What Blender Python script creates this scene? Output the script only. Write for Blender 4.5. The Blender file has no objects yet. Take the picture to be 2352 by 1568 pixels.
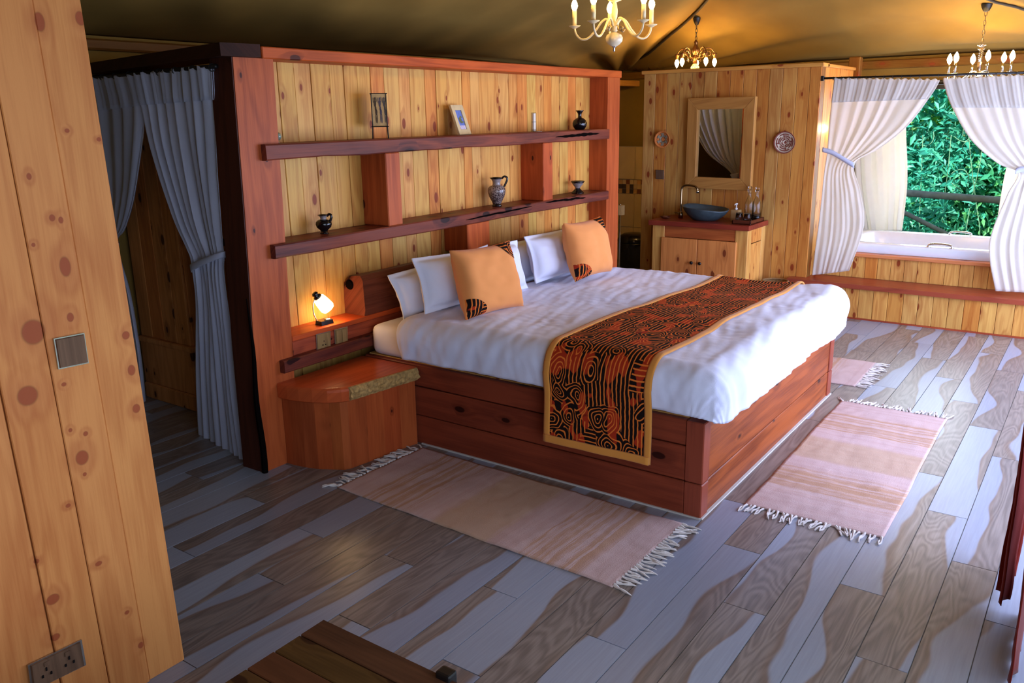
import bpy, bmesh, math, random
from mathutils import Vector, Matrix, Euler, noise as mn
random.seed(11)
S = bpy.context.scene
PI = math.pi

# ---------------------------------------------------------------- camera
CAM = Vector((-2.3703, -3.1641, 1.6482))
RGT = Vector((0.57814945, -0.81576638, -0.01638348))
UPV = Vector((0.2218437, 0.13783848, 0.96529059))
FWD = Vector((0.78519334, 0.5617168, -0.26066387))
FPX = 1919.04
cd = bpy.data.cameras.new('camera')
cd.sensor_width = 36.0
cd.lens = FPX * 36.0 / 2352.0
cd.clip_start = 0.02
cam = bpy.data.objects.new('camera', cd)
cam.matrix_world = Matrix(((RGT.x, UPV.x, -FWD.x, CAM.x), (RGT.y, UPV.y, -FWD.y, CAM.y), (RGT.z, UPV.z, -FWD.z, CAM.z), (0, 0, 0, 1)))
S.collection.objects.link(cam)
S.camera = cam

# ---------------------------------------------------------------- world, sun, daylight, exposure
wd = bpy.data.worlds.new('world'); S.world = wd; wd.use_nodes = True
bg = wd.node_tree.nodes['Background']
bg.inputs[0].default_value = (0.62, 0.78, 1.0, 1)
bg.inputs[1].default_value = 1.3


def add_light(name, kind, loc, energy, color, size=None, size_y=None, rot=None, radius=None):
    l = bpy.data.lights.new(name, kind); l.energy = energy; l.color = color
    if kind == 'AREA':
        l.shape = 'RECTANGLE'; l.size = size; l.size_y = size_y
    if kind == 'SUN': l.angle = math.radians(2)
    if kind == 'POINT': l.shadow_soft_size = radius or 0.03
    o = bpy.data.objects.new(name, l); o.location = loc
    if rot: o.rotation_euler = rot
    S.collection.objects.link(o)
    return o


# sun over the tent roof, falling on the thicket outside
sun_dir = Vector((0.62, -0.28, -0.74))
so = add_light('sun', 'SUN', (0, 0, 8), 14.0, (1.0, 0.96, 0.88))
so.rotation_euler = sun_dir.to_track_quat('-Z', 'Y').to_euler()
# daylight through the open front of the tent, and through the opening behind the bath
add_light('daylight_front', 'AREA', (2.9, -3.62, 1.05), 205, (0.57, 0.64, 1.0), 4.4, 1.9, (math.radians(90), 0, 0))
add_light('daylight_entrance', 'AREA', (-1.8, -3.62, 1.0), 40, (0.66, 0.74, 1.0), 2.4, 1.9, (math.radians(90), 0, 0))
add_light('daylight_bath_window', 'AREA', (6.72, -2.1, 1.25), 42, (0.80, 0.88, 1.0), 1.9, 1.2, (0, math.radians(90), 0))

vs = S.view_settings
vs.view_transform = 'Standard'; vs.look = 'None'; vs.gamma = 1.0; vs.exposure = 0.25
vs.use_curve_mapping = False
try:
    S.cycles.max_bounces = 8; S.cycles.diffuse_bounces = 4; S.cycles.glossy_bounces = 4; S.cycles.transmission_bounces = 6
    S.cycles.caustics_reflective = False; S.cycles.caustics_refractive = False
    S.cycles.sample_clamp_indirect = 6.0
    S.cycles.use_denoising = True
except Exception:
    pass

# ---------------------------------------------------------------- geometry helpers
def ray(u, v):
    return FWD + RGT * ((u - 1176.0) / FPX) - UPV * ((v - 784.0) / FPX)


def on(ax, u, v, val):
    d = ray(u, v); return CAM + d * ((val - CAM[ax]) / d[ax])


def atx(u, v, x): return on(0, u, v, x)
def aty(u, v, y): return on(1, u, v, y)
def atz(u, v, z): return on(2, u, v, z)
def mpp(p): return (Vector(p) - CAM).dot(FWD) / FPX


def lin(c):
    return tuple(((x / 255.0) / 12.92 if x / 255.0 <= 0.04045 else ((x / 255.0 + 0.055) / 1.055) ** 2.4) for x in c[:3]) + (1.0,)


WM = {}


def link(o):
    S.collection.objects.link(o); return o


def par(o, p):
    if p is not None:
        o.parent = p; o.matrix_parent_inverse = WM[p].inverted()


def mk(name, bm, mat, parent=None, smooth=False, color=None, label=None, center=None):
    """one bmesh in world coordinates becomes one mesh object with its origin at its middle"""
    bmesh.ops.remove_doubles(bm, verts=bm.verts, dist=1e-6)
    bmesh.ops.recalc_face_normals(bm, faces=bm.faces)
    xs = [v.co for v in bm.verts]
    c = Vector([(min(p[i] for p in xs) + max(p[i] for p in xs)) / 2 for i in range(3)]) if center is None else Vector(center)
    bmesh.ops.translate(bm, verts=bm.verts, vec=-c)
    me = bpy.data.meshes.new(name); bm.to_mesh(me); bm.free()
    mats = mat if isinstance(mat, (list, tuple)) else [mat]
    for m in mats: me.materials.append(m)
    if smooth:
        for f in me.polygons: f.use_smooth = True
    o = bpy.data.objects.new(name, me); o.location = c
    WM[o] = Matrix.Translation(c)
    par(o, parent)
    if color is not None: o.color = color if len(color) == 4 else tuple(color) + (1.0,)
    if label: o['label'] = label
    return link(o)


def empty(name, loc, label, cat, group=None):
    o = bpy.data.objects.new(name, None); o.empty_display_size = 0.05
    o.location = loc; WM[o] = Matrix.Translation(Vector(loc))
    return tag(link(o), label, cat, group)


def tag(o, label, cat, group=None):
    o['label'] = label; o['category'] = cat
    if group: o['group'] = group
    return o


def st(o):
    o['kind'] = 'structure'; return o


def stuff(o):
    o['kind'] = 'stuff'; return o


def dup(src, parent, mat_world):
    """copy of one part, mesh shared, placed by a world matrix"""
    c = src.copy(); link(c)
    c.parent = parent
    c.matrix_parent_inverse = WM[parent].inverted() if parent else Matrix.Identity(4)
    c.matrix_basis = mat_world
    WM[c] = mat_world
    return c


def B(): return bmesh.new()


def box(bm, x0, x1, y0, y1, z0, z1, bev=0.0, seg=1):
    r = bmesh.ops.create_cube(bm, size=1.0)
    vsx = r['verts']
    for v in vsx:
        v.co = Vector((x0 + (v.co.x + .5) * (x1 - x0), y0 + (v.co.y + .5) * (y1 - y0), z0 + (v.co.z + .5) * (z1 - z0)))
    if bev > 0:
        es = list({e for v in vsx for e in v.link_edges})
        bmesh.ops.bevel(bm, geom=es, offset=bev, segments=seg, affect='EDGES', profile=0.6)
    return bm


def prism(bm, pts, z0, z1, top_off=None):
    """vertical prism over an xy outline"""
    n = len(pts)
    a = [bm.verts.new((p[0], p[1], z0)) for p in pts]
    b = [bm.verts.new((p[0], p[1], z1)) for p in (top_off or pts)]
    for i in range(n):
        bm.faces.new((a[i], a[(i + 1) % n], b[(i + 1) % n], b[i]))
    bm.faces.new(a[::-1]); bm.faces.new(b)
    return bm


def hexa(bm, bot, top):
    a = [bm.verts.new(p) for p in bot]; b = [bm.verts.new(p) for p in top]
    n = len(a)
    for i in range(n): bm.faces.new((a[i], a[(i + 1) % n], b[(i + 1) % n], b[i]))
    bm.faces.new(a[::-1]); bm.faces.new(b)
    return bm


def tube(bm, pts, r, n=8, closed=False, cap=True):
    pts = [Vector(p) for p in pts]; m = len(pts)
    rs = r if isinstance(r, (list, tuple)) else [r] * m
    rings = []; prev = None
    for i, p in enumerate(pts):
        if closed: t = pts[(i + 1) % m] - pts[i - 1]
        else: t = pts[min(i + 1, m - 1)] - pts[max(i - 1, 0)]
        t = t.normalized() if t.length > 1e-9 else Vector((0, 0, 1))
        if prev is None:
            a = Vector((0, 0, 1)) if abs(t.z) < .9 else Vector((1, 0, 0))
            u = t.cross(a).normalized()
        else:
            u = (prev - t * prev.dot(t))
            u = u.normalized() if u.length > 1e-6 else t.orthogonal().normalized()
        prev = u; w = t.cross(u)
        rings.append([bm.verts.new(p + (u * math.cos(2 * PI * k / n) + w * math.sin(2 * PI * k / n)) * rs[i]) for k in range(n)])
    for i in range(m if closed else m - 1):
        a, b = rings[i], rings[(i + 1) % m]
        for k in range(n): bm.faces.new((a[k], a[(k + 1) % n], b[(k + 1) % n], b[k]))
    if cap and not closed:
        bm.faces.new(rings[0][::-1]); bm.faces.new(rings[-1])
    return bm


def lathe(bm, prof, c, n=24, sx=1.0, sy=1.0, tilt=None, M=None):
    """profile of (radius, height) turned about the vertical through c"""
    c = Vector(c); rings = []
    for r, z in prof:
        if r < 1e-5: pts = [Vector((0, 0, z))]
        else: pts = [Vector((r * sx * math.cos(2 * PI * k / n), r * sy * math.sin(2 * PI * k / n), z)) for k in range(n)]
        if tilt: pts = [Vector((p.x, p.y, p.z + tilt(p))) for p in pts]
        if M is not None: pts = [M @ p for p in pts]
        rings.append([bm.verts.new(c + p) for p in pts])
    for a, b in zip(rings, rings[1:]):
        for k in range(n):
            k2 = (k + 1) % n
            if len(a) == 1 and len(b) == 1: continue
            if len(a) == 1: bm.faces.new((a[0], b[k2], b[k]))
            elif len(b) == 1: bm.faces.new((a[k], a[k2], b[0]))
            else: bm.faces.new((a[k], a[k2], b[k2], b[k]))
    return bm


def grid(bm, nu, nv, f, uvf=None):
    vv = [[bm.verts.new(f(i / nu, j / nv)) for i in range(nu + 1)] for j in range(nv + 1)]
    lay = bm.loops.layers.uv.new('UVMap') if uvf else None
    for j in range(nv):
        for i in range(nu):
            fc = bm.faces.new((vv[j][i], vv[j][i + 1], vv[j + 1][i + 1], vv[j + 1][i]))
            if uvf:
                for lp, (a, b) in zip(fc.loops, ((i, j), (i + 1, j), (i + 1, j + 1), (i, j + 1))):
                    lp[lay].uv = uvf(a / nu, b / nv)
    return vv


def solid(o, t, off=0.0):
    m = o.modifiers.new('thickness', 'SOLIDIFY'); m.thickness = t; m.offset = off
    return o


def catmull(pts, n):
    pts = [Vector(p) for p in pts]; m = len(pts); out = []
    for i in range(n):
        s = i / (n - 1) * (m - 1); k = min(int(s), m - 2); t = s - k
        p0, p1, p2, p3 = pts[max(k - 1, 0)], pts[k], pts[k + 1], pts[min(k + 2, m - 1)]
        out.append(0.5 * ((2 * p1) + (p2 - p0) * t + (2 * p0 - 5 * p1 + 4 * p2 - p3) * t * t + (3 * p1 - p0 - 3 * p2 + p3) * t ** 3))
    return out


# ---------------------------------------------------------------- materials
class NT:
    def __init__(s, name):
        s.m = bpy.data.materials.new(name); s.m.use_nodes = True
        s.t = s.m.node_tree; s.t.nodes.clear()
        s.out = s.n('ShaderNodeOutputMaterial')

    def n(s, ty, **kw):
        nd = s.t.nodes.new(ty)
        for k, v in kw.items(): setattr(nd, k, v)
        return nd

    def setin(s, nd, key, val):
        if val is None: return
        if isinstance(val, bpy.types.NodeSocket): s.t.links.new(val, nd.inputs[key])
        else: nd.inputs[key].default_value = val

    def math(s, op, a, b=None, c=None, clamp=False):
        nd = s.n('ShaderNodeMath', operation=op); nd.use_clamp = clamp
        s.setin(nd, 0, a); s.setin(nd, 1, b); s.setin(nd, 2, c)
        return nd.outputs[0]

    def comb(s, x, y, z=0.0):
        nd = s.n('ShaderNodeCombineXYZ')
        s.setin(nd, 0, x); s.setin(nd, 1, y); s.setin(nd, 2, z)
        return nd.outputs[0]

    def noise(s, vec, scale=1.0, detail=2.0, rough=.5, dist=0.0, dim='3D'):
        nd = s.n('ShaderNodeTexNoise', noise_dimensions=dim)
        s.setin(nd, 'Vector', vec); s.setin(nd, 'Scale', scale); s.setin(nd, 'Detail', detail); s.setin(nd, 'Roughness', rough); s.setin(nd, 'Distortion', dist)
        return nd.outputs[0]

    def mix(s, fac, a, b, mode='MIX'):
        nd = s.n('ShaderNodeMix', data_type='RGBA', blend_type=mode)
        s.setin(nd, 0, fac); s.setin(nd, 6, a); s.setin(nd, 7, b)
        return nd.outputs[2]

    def mr(s, v, a, b, c=0.0, d=1.0, smooth=True):
        nd = s.n('ShaderNodeMapRange'); nd.interpolation_type = 'SMOOTHSTEP' if smooth else 'LINEAR'
        s.setin(nd, 0, v); s.setin(nd, 1, a); s.setin(nd, 2, b); s.setin(nd, 3, c); s.setin(nd, 4, d)
        return nd.outputs[0]

    def bump(s, h, strength=.3, dist=.01):
        nd = s.n('ShaderNodeBump'); s.setin(nd, 'Height', h); nd.inputs['Strength'].default_value = strength; nd.inputs['Distance'].default_value = dist
        return nd.outputs[0]

    def pbr(s, col, rough=.5, metal=0.0, spec=.5, normal=None, **kw):
        p = s.n('ShaderNodeBsdfPrincipled')
        s.setin(p, 'Base Color', col); s.setin(p, 'Roughness', rough); s.setin(p, 'Metallic', metal); s.setin(p, 'Specular IOR Level', spec)
        if normal is not None: s.setin(p, 'Normal', normal)
        for k, v in kw.items(): s.setin(p, k, v)
        s.t.links.new(p.outputs[0], s.out.inputs[0])
        return p


def objc(T):
    tc = T.n('ShaderNodeTexCoord'); return tc.outputs['Object']


def sepxyz(T, v):
    nd = T.n('ShaderNodeSeparateXYZ'); T.setin(nd, 0, v); return nd.outputs[0], nd.outputs[1], nd.outputs[2]


def wood(name, axis, ca, cb, ck, knots=0.5, kr=1.0, rough=.5, contrast=1.0, ringf=6.0, spec=.13, marks=None, bump=.25):
    """sawn timber: growth bands, fine grain and knots, different on every piece; the piece's own tint multiplies it"""
    T = NT(name)
    x, y, z = sepxyz(T, objc(T))
    oi = T.n('ShaderNodeObjectInfo'); rnd = oi.outputs['Random']
    if axis == 'z': ac, al = T.math('ADD', x, y), z
    elif axis == 'x': ac, al = T.math('ADD', y, z), x
    else: ac, al = T.math('ADD', x, z), y
    ac = T.math('ADD', ac, T.math('MULTIPLY', rnd, 37.0))
    al = T.math('ADD', al, T.math('MULTIPLY', rnd, 91.0))
    wob = T.noise(T.comb(T.math('MULTIPLY', ac, 3.0), T.math('MULTIPLY', al, 2.0), rnd), 1.0, 1.0)
    vo = T.n('ShaderNodeTexVoronoi', voronoi_dimensions='2D', feature='F1')
    T.setin(vo, 'Vector', T.comb(T.math('MULTIPLY', ac, 9.5), T.math('MULTIPLY', al, 4.6), 0.0)); vo.inputs['Scale'].default_value = 1.0
    vc = T.n('ShaderNodeSeparateColor'); T.setin(vc, 0, vo.outputs['Color'])
    gate = T.math('GREATER_THAN', vc.outputs[0], 1.0 - knots)
    size = T.math('MULTIPLY_ADD', vc.outputs[1], 0.9, 0.32)
    dist = T.math('DIVIDE', vo.outputs['Distance'], T.math('MULTIPLY', size, kr))
    if marks:
        px_, py_, pz_ = sepxyz(T, T.n('ShaderNodeNewGeometry').outputs['Position'])
        best = None
        for (mx, mz, rx, rz) in marks:
            a = T.math('DIVIDE', T.math('SUBTRACT', px_, mx), rx); b = T.math('DIVIDE', T.math('SUBTRACT', pz_, mz), rz)
            d = T.math('MULTIPLY', T.math('SQRT', T.math('ADD', T.math('MULTIPLY', a, a), T.math('MULTIPLY', b, b))), 0.14)
            best = d if best is None else T.math('MINIMUM', best, d)
        dist = best; gate = 1.0
    knot = T.math('MULTIPLY', T.mr(dist, 0.15, 0.10), gate)
    core = T.math('MULTIPLY', T.mr(dist, 0.128, 0.108), gate)
    halo = T.math('MULTIPLY', T.mr(dist, 0.50, 0.10), gate)
    n1 = T.noise(T.comb(T.math('MULTIPLY', ac, 9.0), T.math('MULTIPLY', al, 0.9), T.math('MULTIPLY', rnd, 7.0)), 1.0, 2.0, .5, .4)
    ph = T.math('ADD', T.math('MULTIPLY', n1, ringf * 6.2832), T.math('MULTIPLY', halo, 5.0))
    rings = T.math('MULTIPLY_ADD', T.math('SINE', ph), .5, .5)
    fine = T.noise(T.comb(T.math('MULTIPLY', ac, 150.0), T.math('MULTIPLY', al, 5.0), rnd), 1.0, 3.0, .6)
    t = T.math('ADD', T.math('MULTIPLY', rings, .42 * contrast), T.math('MULTIPLY', T.math('SUBTRACT', fine, .5), 1.1 * contrast))
    t = T.math('ADD', t, T.math('MULTIPLY', T.math('SUBTRACT', wob, .45), 1.1), clamp=True)
    col = T.mix(t, lin(ca), lin(cb))
    col = T.mix(1.0, col, oi.outputs['Color'], 'MULTIPLY')
    col = T.mix(T.math('MULTIPLY', halo, .30), col, lin(ck))
    dark = tuple(c * .52 for c in ck)
    col = T.mix(T.math('MULTIPLY', knot, .75), col, lin(dark))
    col = T.mix(T.math('MULTIPLY', core, .8), col, lin(ck))
    hgt = T.math('ADD', T.math('MULTIPLY', fine, .5), T.math('MULTIPLY', rings, .3))
    T.pbr(col, rough, 0, spec, T.bump(hgt, bump, .002))
    return T.m


def plain(name, rgb, rough=.5, metal=0.0, var=.12, nscale=20.0, bump=0.0, spec=.5, **kw):
    T = NT(name)
    n = T.noise(objc(T), nscale, 3.0)
    c = lin(rgb); d = tuple(max(0, v * (1 - 2.2 * var)) for v in c[:3]) + (1.0,); e = tuple(min(1, v * (1 + var)) for v in c[:3]) + (1.0,)
    col = T.mix(n, d, e)
    T.pbr(col, rough, metal, spec, T.bump(n, bump, .005) if bump else None, **kw)
    return T.m


def cloth(name, rgb, trans=.35, weave=500.0, bump=.15, rough=.9, streak=0.0):
    T = NT(name)
    co = objc(T)
    w = T.noise(co, weave, 1.0)
    n = T.noise(co, 14.0, 3.0)
    col = T.mix(T.math('MULTIPLY', n, .35), lin(rgb), tuple(v * .8 for v in lin(rgb)[:3]) + (1.0,))
    nrm = T.bump(T.math('ADD', T.math('MULTIPLY', w, .3), T.math('MULTIPLY', n, 1.0)), bump, .004)
    d = T.n('ShaderNodeBsdfPrincipled'); T.setin(d, 'Base Color', col); d.inputs['Roughness'].default_value = rough; d.inputs['Specular IOR Level'].default_value = .15; T.setin(d, 'Normal', nrm)
    d.inputs['Sheen Weight'].default_value = .15
    if trans > 0:
        tr = T.n('ShaderNodeBsdfTranslucent'); T.setin(tr, 0, col)
        mx = T.n('ShaderNodeMixShader'); mx.inputs[0].default_value = trans
        T.t.links.new(d.outputs[0], mx.inputs[1]); T.t.links.new(tr.outputs[0], mx.inputs[2]); T.t.links.new(mx.outputs[0], T.out.inputs[0])
    else:
        T.t.links.new(d.outputs[0], T.out.inputs[0])
    return T.m


def emit(name, rgb, strength):
    T = NT(name)
    e = T.n('ShaderNodeEmission'); e.inputs[0].default_value = lin(rgb); e.inputs[1].default_value = strength
    T.t.links.new(e.outputs[0], T.out.inputs[0]); return T.m


def glassm(name, rgb=(255, 255, 255), rough=0.0, ior=1.45):
    T = NT(name)
    T.pbr(lin(rgb), rough, 0, .5, None, **{'Transmission Weight': 1.0, 'IOR': ior}); return T.m


def floor_mat():
    """wood-look plank tile: pale blue-grey sapwood against brown-grey grained heartwood"""
    T = NT('floor_tile')
    x, y, z = sepxyz(T, objc(T))
    oi = T.n('ShaderNodeObjectInfo'); rnd = oi.outputs['Random']
    ac = T.math('ADD', y, T.math('MULTIPLY', rnd, 53.0)); al = T.math('ADD', x, T.math('MULTIPLY', rnd, 71.0))
    rn2 = T.math('FRACT', T.math('MULTIPLY', rnd, 17.31))
    bnd = T.math('MULTIPLY', T.math('SUBTRACT', T.noise(T.comb(T.math('MULTIPLY', al, 1.0), rnd, T.math('MULTIPLY', y, 2.0)), 1.0, 2.0, .5), .5), .42)
    side = T.math('SUBTRACT', T.math('MULTIPLY', T.math('GREATER_THAN', rn2, .5), 2.0), 1.0)
    dlt = T.math('ADD', T.math('SUBTRACT', T.math('MULTIPLY', y, side), bnd), T.math('MULTIPLY', T.math('SUBTRACT', rnd, .47), .14))
    mask = T.mr(dlt, -.007, .007)
    edge = T.math('MULTIPLY', T.mr(dlt, -.002, .006), T.mr(dlt, .028, .006))
    n1 = T.noise(T.comb(T.math('MULTIPLY', ac, 7.0), T.math('MULTIPLY', al, 1.1), T.math('MULTIPLY', rnd, 9.0)), 1.0, 2.0, .5, .6)
    rings = T.math('MULTIPLY_ADD', T.math('SINE', T.math('MULTIPLY', n1, 95.0)), .5, .5)
    fine = T.noise(T.comb(T.math('MULTIPLY', ac, 130.0), T.math('MULTIPLY', al, 5.0), rnd), 1.0, 3.0, .6)
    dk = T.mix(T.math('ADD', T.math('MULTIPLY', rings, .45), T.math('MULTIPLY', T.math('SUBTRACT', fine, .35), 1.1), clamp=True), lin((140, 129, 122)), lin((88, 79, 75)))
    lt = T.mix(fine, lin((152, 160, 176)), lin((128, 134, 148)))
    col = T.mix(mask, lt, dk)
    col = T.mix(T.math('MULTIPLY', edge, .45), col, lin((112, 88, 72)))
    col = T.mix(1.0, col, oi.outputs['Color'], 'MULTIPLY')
    T.pbr(col, .33, 0, .5, T.bump(fine, .10, .002))
    return T.m


def print_mat():
    """African wax print: orange ringed arcs and combs on black with red patches, laid out in the cloth's own metres"""
    T = NT('printed_cotton')
    uv = T.n('ShaderNodeUVMap'); uv.uv_map = 'UVMap'
    u, v, _ = sepxyz(T, uv.outputs[0])
    vo = T.n('ShaderNodeTexVoronoi', voronoi_dimensions='2D', feature='F1'); vo.inputs['Scale'].default_value = 9.5; vo.inputs['Randomness'].default_value = .8
    wu = T.math('MULTIPLY', T.math('SUBTRACT', T.noise(T.comb(u, v, 7.0), 9.0, 1.0), .5), .09)
    T.setin(vo, 'Vector', T.comb(T.math('ADD', u, wu), T.math('MULTIPLY', T.math('SUBTRACT', v, wu), 1.25), 0))
    vc = T.n('ShaderNodeSeparateColor'); T.setin(vc, 0, vo.outputs['Color'])
    w = 2 * PI / .0185
    wob = T.math('MULTIPLY', T.noise(T.comb(u, v, 0), 26.0, 2.0), 3.0)
    rings = T.math('SINE', T.math('ADD', T.math('MULTIPLY', T.math('DIVIDE', vo.outputs['Distance'], 9.5), w), wob))
    sv = T.math('SINE', T.math('ADD', T.math('MULTIPLY', v, w * .95), wob))
    su = T.math('SINE', T.math('ADD', T.math('MULTIPLY', u, w * .95), wob))
    sel1 = T.math('GREATER_THAN', vc.outputs[0], .55); sel2 = T.math('GREATER_THAN', vc.outputs[1], .80)
    a = T.mix(sel1, rings, sv); a = T.mix(sel2, a, su)
    line = T.mr(a, .5, .74)
    patch = T.mr(T.noise(T.comb(T.math('MULTIPLY', u, 9.0), T.math('MULTIPLY', v, 14.0), 3.0), 1.0, 1.0), .56, .59)
    base = T.mix(T.math('MULTIPLY', patch, .85), lin((22, 12, 10)), lin((176, 50, 22)))
    col = T.mix(line, base, lin((224, 118, 46)))
    n = T.noise(T.comb(u, v, 0), 700.0, 1.0)
    T.pbr(col, .85, 0, .15, T.bump(n, .15, .001))
    return T.m


def canvas_mat():
    T = NT('tent_canvas')
    co = objc(T)
    n = T.noise(co, 2.2, 4.0); w = T.noise(co, 420.0, 1.0)
    col = T.mix(n, lin((152, 122, 62)), lin((120, 94, 44)))
    T.pbr(col, .9, 0, .1, T.bump(w, .12, .002))
    return T.m


def rug_mat():
    """hand-woven cotton rug: dusty pink with ochre bands across, weft speckle"""
    T = NT('woven_rug')
    uv = T.n('ShaderNodeUVMap'); uv.uv_map = 'UVMap'
    u, v, _ = sepxyz(T, uv.outputs[0])
    oi = T.n('ShaderNodeObjectInfo'); 
    jit = T.math('MULTIPLY', T.noise(T.comb(T.math('MULTIPLY', u, 6.0), T.math('MULTIPLY', v, 240.0), oi.outputs['Random']), 1.0, 2.0), .055)
    s = T.math('ADD', v, T.math('SUBTRACT', jit, .027))
    rows = T.noise(T.comb(0.0, T.math('MULTIPLY', s, 46.0), T.math('MULTIPLY', oi.outputs['Random'], 31.0)), 1.0, 3.0, .65)
    av = T.math('ABSOLUTE', s)
    mid = T.mr(av, .17, .13)
    zone = T.mr(T.math('ABSOLUTE', T.math('SUBTRACT', av, .43)), .17, .12)
    col = T.mix(T.math('MULTIPLY', T.mr(rows, .46, .6), .35), lin((204, 178, 172)), lin((188, 156, 146)))
    col = T.mix(T.math('MULTIPLY', zone, T.math('MULTIPLY', T.mr(rows, .44, .54), .9)), col, lin((186, 146, 112)))
    col = T.mix(T.math('MULTIPLY', mid, .6), col, lin((190, 160, 122)))
    sp = T.noise(T.comb(T.math('MULTIPLY', u, 180.0), T.math('MULTIPLY', v, 420.0), 0.0), 1.0, 2.0)
    col = T.mix(T.math('MULTIPLY', sp, .35), col, lin((140, 100, 96)))
    T.pbr(col, .95, 0, .05, T.bump(sp, .6, .004))
    return T.m


PINE = wood('pine_board', 'z', (214, 164, 90), (178, 114, 56), (138, 58, 28), knots=.5, rough=.42, contrast=1.15)
PINEX = wood('pine_lengthwise', 'x', (232, 178, 98), (196, 128, 62), (142, 66, 34), knots=.3, rough=.45, contrast=.8)
PINEY = wood('pine_crosswise', 'y', (232, 178, 98), (196, 128, 62), (142, 66, 34), knots=.3, rough=.45, contrast=.8)
REDZ = wood('red_timber_upright', 'z', (182, 90, 46), (134, 56, 27), (62, 22, 16), knots=.16, kr=.8, rough=.42, contrast=.9, ringf=5)
REDX = wood('red_timber_beam', 'x', (168, 84, 56), (118, 54, 42), (48, 20, 18), knots=.2, rough=.42, contrast=1.0, ringf=4)
REDY = wood('red_timber_crosswise', 'y', (168, 76, 46), (112, 46, 34), (48, 20, 18), knots=.2, rough=.40, contrast=1.0, ringf=4)
LOGX = wood('dark_log', 'x', (116, 60, 42), (72, 34, 26), (34, 16, 14), knots=.35, kr=1.4, rough=.4, contrast=1.2, ringf=3)
BEDX = wood('bed_timber_cross', 'x', (170, 84, 38), (112, 46, 20), (50, 18, 12), knots=.22, rough=.33, contrast=1.3, ringf=4)  # foot boards: same timber as the sides, daylight put into the brighter tone
BEDY = wood('bed_timber_long', 'y', (136, 62, 40), (96, 40, 28), (46, 16, 12), knots=.22, rough=.33, contrast=.9, ringf=4)  # side boards: same timber as the foot, that face's shade put into the colour
BEDZ = wood('bed_timber_post', 'z', (140, 66, 46), (104, 46, 34), (60, 24, 18), knots=.0, rough=.33, contrast=.9, ringf=4)
DARKX = wood('dark_stained_beam', 'y', (58, 30, 20), (34, 18, 13), (18, 10, 8), knots=.1, rough=.55)
TRUNKW = wood('trunk_board', 'y', (92, 62, 36), (64, 42, 24), (52, 30, 18), knots=.25, rough=.5, contrast=.9)
WARD = wood('wardrobe_pine', 'z', (200, 134, 76), (150, 92, 48), (70, 36, 20), knots=.4, rough=.5)
# knots of the near wall as they sit on its boards: x, z, half-width, half-height
LW_Y = -0.969
_mk = []
for (u, v, rx, ry) in ((75, 762, 23, 30), (62, 908, 20, 24), (148, 612, 11, 24), (160, 728, 7, 11), (138, 505, 5, 8), (91, 50, 11, 22), (185, 42, 10, 16), (187, 1050, 13, 18), (120, 1375, 13, 13), (126, 1462, 9, 9), (225, 1293, 7, 6), (290, 770, 8, 10), (303, 850, 8, 13), (314, 938, 8, 11), (195, 995, 5, 6), (160, 987, 4, 5), (83, 1288, 5, 6), (322, 1480, 6, 8), (145, 882, 5, 5), (65, 405, 5, 8), (118, 500, 6, 8), (228, 320, 5, 5), (75, 562, 4, 5), (193, 1088, 4, 5), (155, 1160, 5, 5), (290, 1405, 5, 5), (155, 300, 5, 5)):
    P_ = aty(u, v, LW_Y); s_ = mpp(P_)
    _mk.append((P_.x, P_.z, rx * s_ * 1.25, ry * s_ * 1.05))
LWALL = wood('near_wall_pine', 'z', (204, 136, 78), (176, 104, 56), (158, 78, 46), rough=.40, contrast=1.0, marks=_mk)
FLOOR = floor_mat(); PRINT = print_mat(); CANVAS = canvas_mat(); RUG = rug_mat()
GROUT = plain('grout', (150, 148, 144), .9, var=.1, nscale=80)
CAULK = plain('white_skirt_joint', (196, 190, 182), .8)
LINEN = cloth('white_linen', (224, 227, 248), 0.0, 600, .55)
SHEET = cloth('fitted_sheet', (222, 216, 218), 0.0, 600, .2)
PILLOWM = cloth('pillow_cotton', (228, 231, 248), 0.0, 600, .2)
ORANGE = cloth('orange_cotton', (232, 150, 84), 0.0, 700, .25)
GOLD = cloth('gold_binding', (214, 142, 62), 0.0, 700, .2)
VOILE = cloth('white_curtain', (218, 224, 244), .35, 400, .1)
VOILE2 = cloth('white_voile', (238, 234, 226), .5, 400, .1)
REDCL = cloth('red_curtain', (138, 38, 26), .25, 300, .3)
FRINGE = cloth('cotton_fringe', (214, 206, 200), 0.0, 300, .4)
BLACKM = plain('black_metal', (22, 20, 20), .45, .2)
BLACKP = plain('black_plastic', (14, 13, 15), .22, var=.05)
CHROME = plain('chrome', (225, 228, 232), .08, 1.0, var=.03)
BRASSD = plain('aged_brass', (150, 128, 96), .28, 1.0)
BRONZE = plain('bronze', (120, 84, 50), .35, .9)
PLATE = wood('wood_grain_plate', 'z', (150, 122, 78), (112, 88, 56), (90, 66, 40), knots=0, rough=.3)
PLATED = wood('dark_grain_plate', 'z', (112, 84, 64), (74, 54, 42), (60, 40, 30), knots=0, rough=.3)
SILVER = plain('silver_rim', (190, 186, 180), .25, .9)
IVORY = plain('ivory_enamel', (226, 206, 158), .3)
CANDLE = plain('candle_sleeve', (240, 222, 170), .5)
BULB = emit('lit_bulb', (255, 204, 120), 130.0)
BULBW = emit('lit_bulb_far', (255, 204, 120), 300.0)
BULBC = emit('lit_bulb_cool', (255, 208, 128), 280.0)
CRYSTAL = glassm('crystal', (255, 248, 235), .02, 1.5)
CLEAR = glassm('clear_glass', (245, 250, 250), .01, 1.3)
LAMPGL = emit('lit_lamp_glass', (255, 212, 150), 5.5)
ACRYL = plain('white_acrylic', (216, 222, 232), .12, var=.03)
STONE = plain('dark_stone', (62, 78, 84), .38, var=.25, nscale=30, bump=.15)
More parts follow.
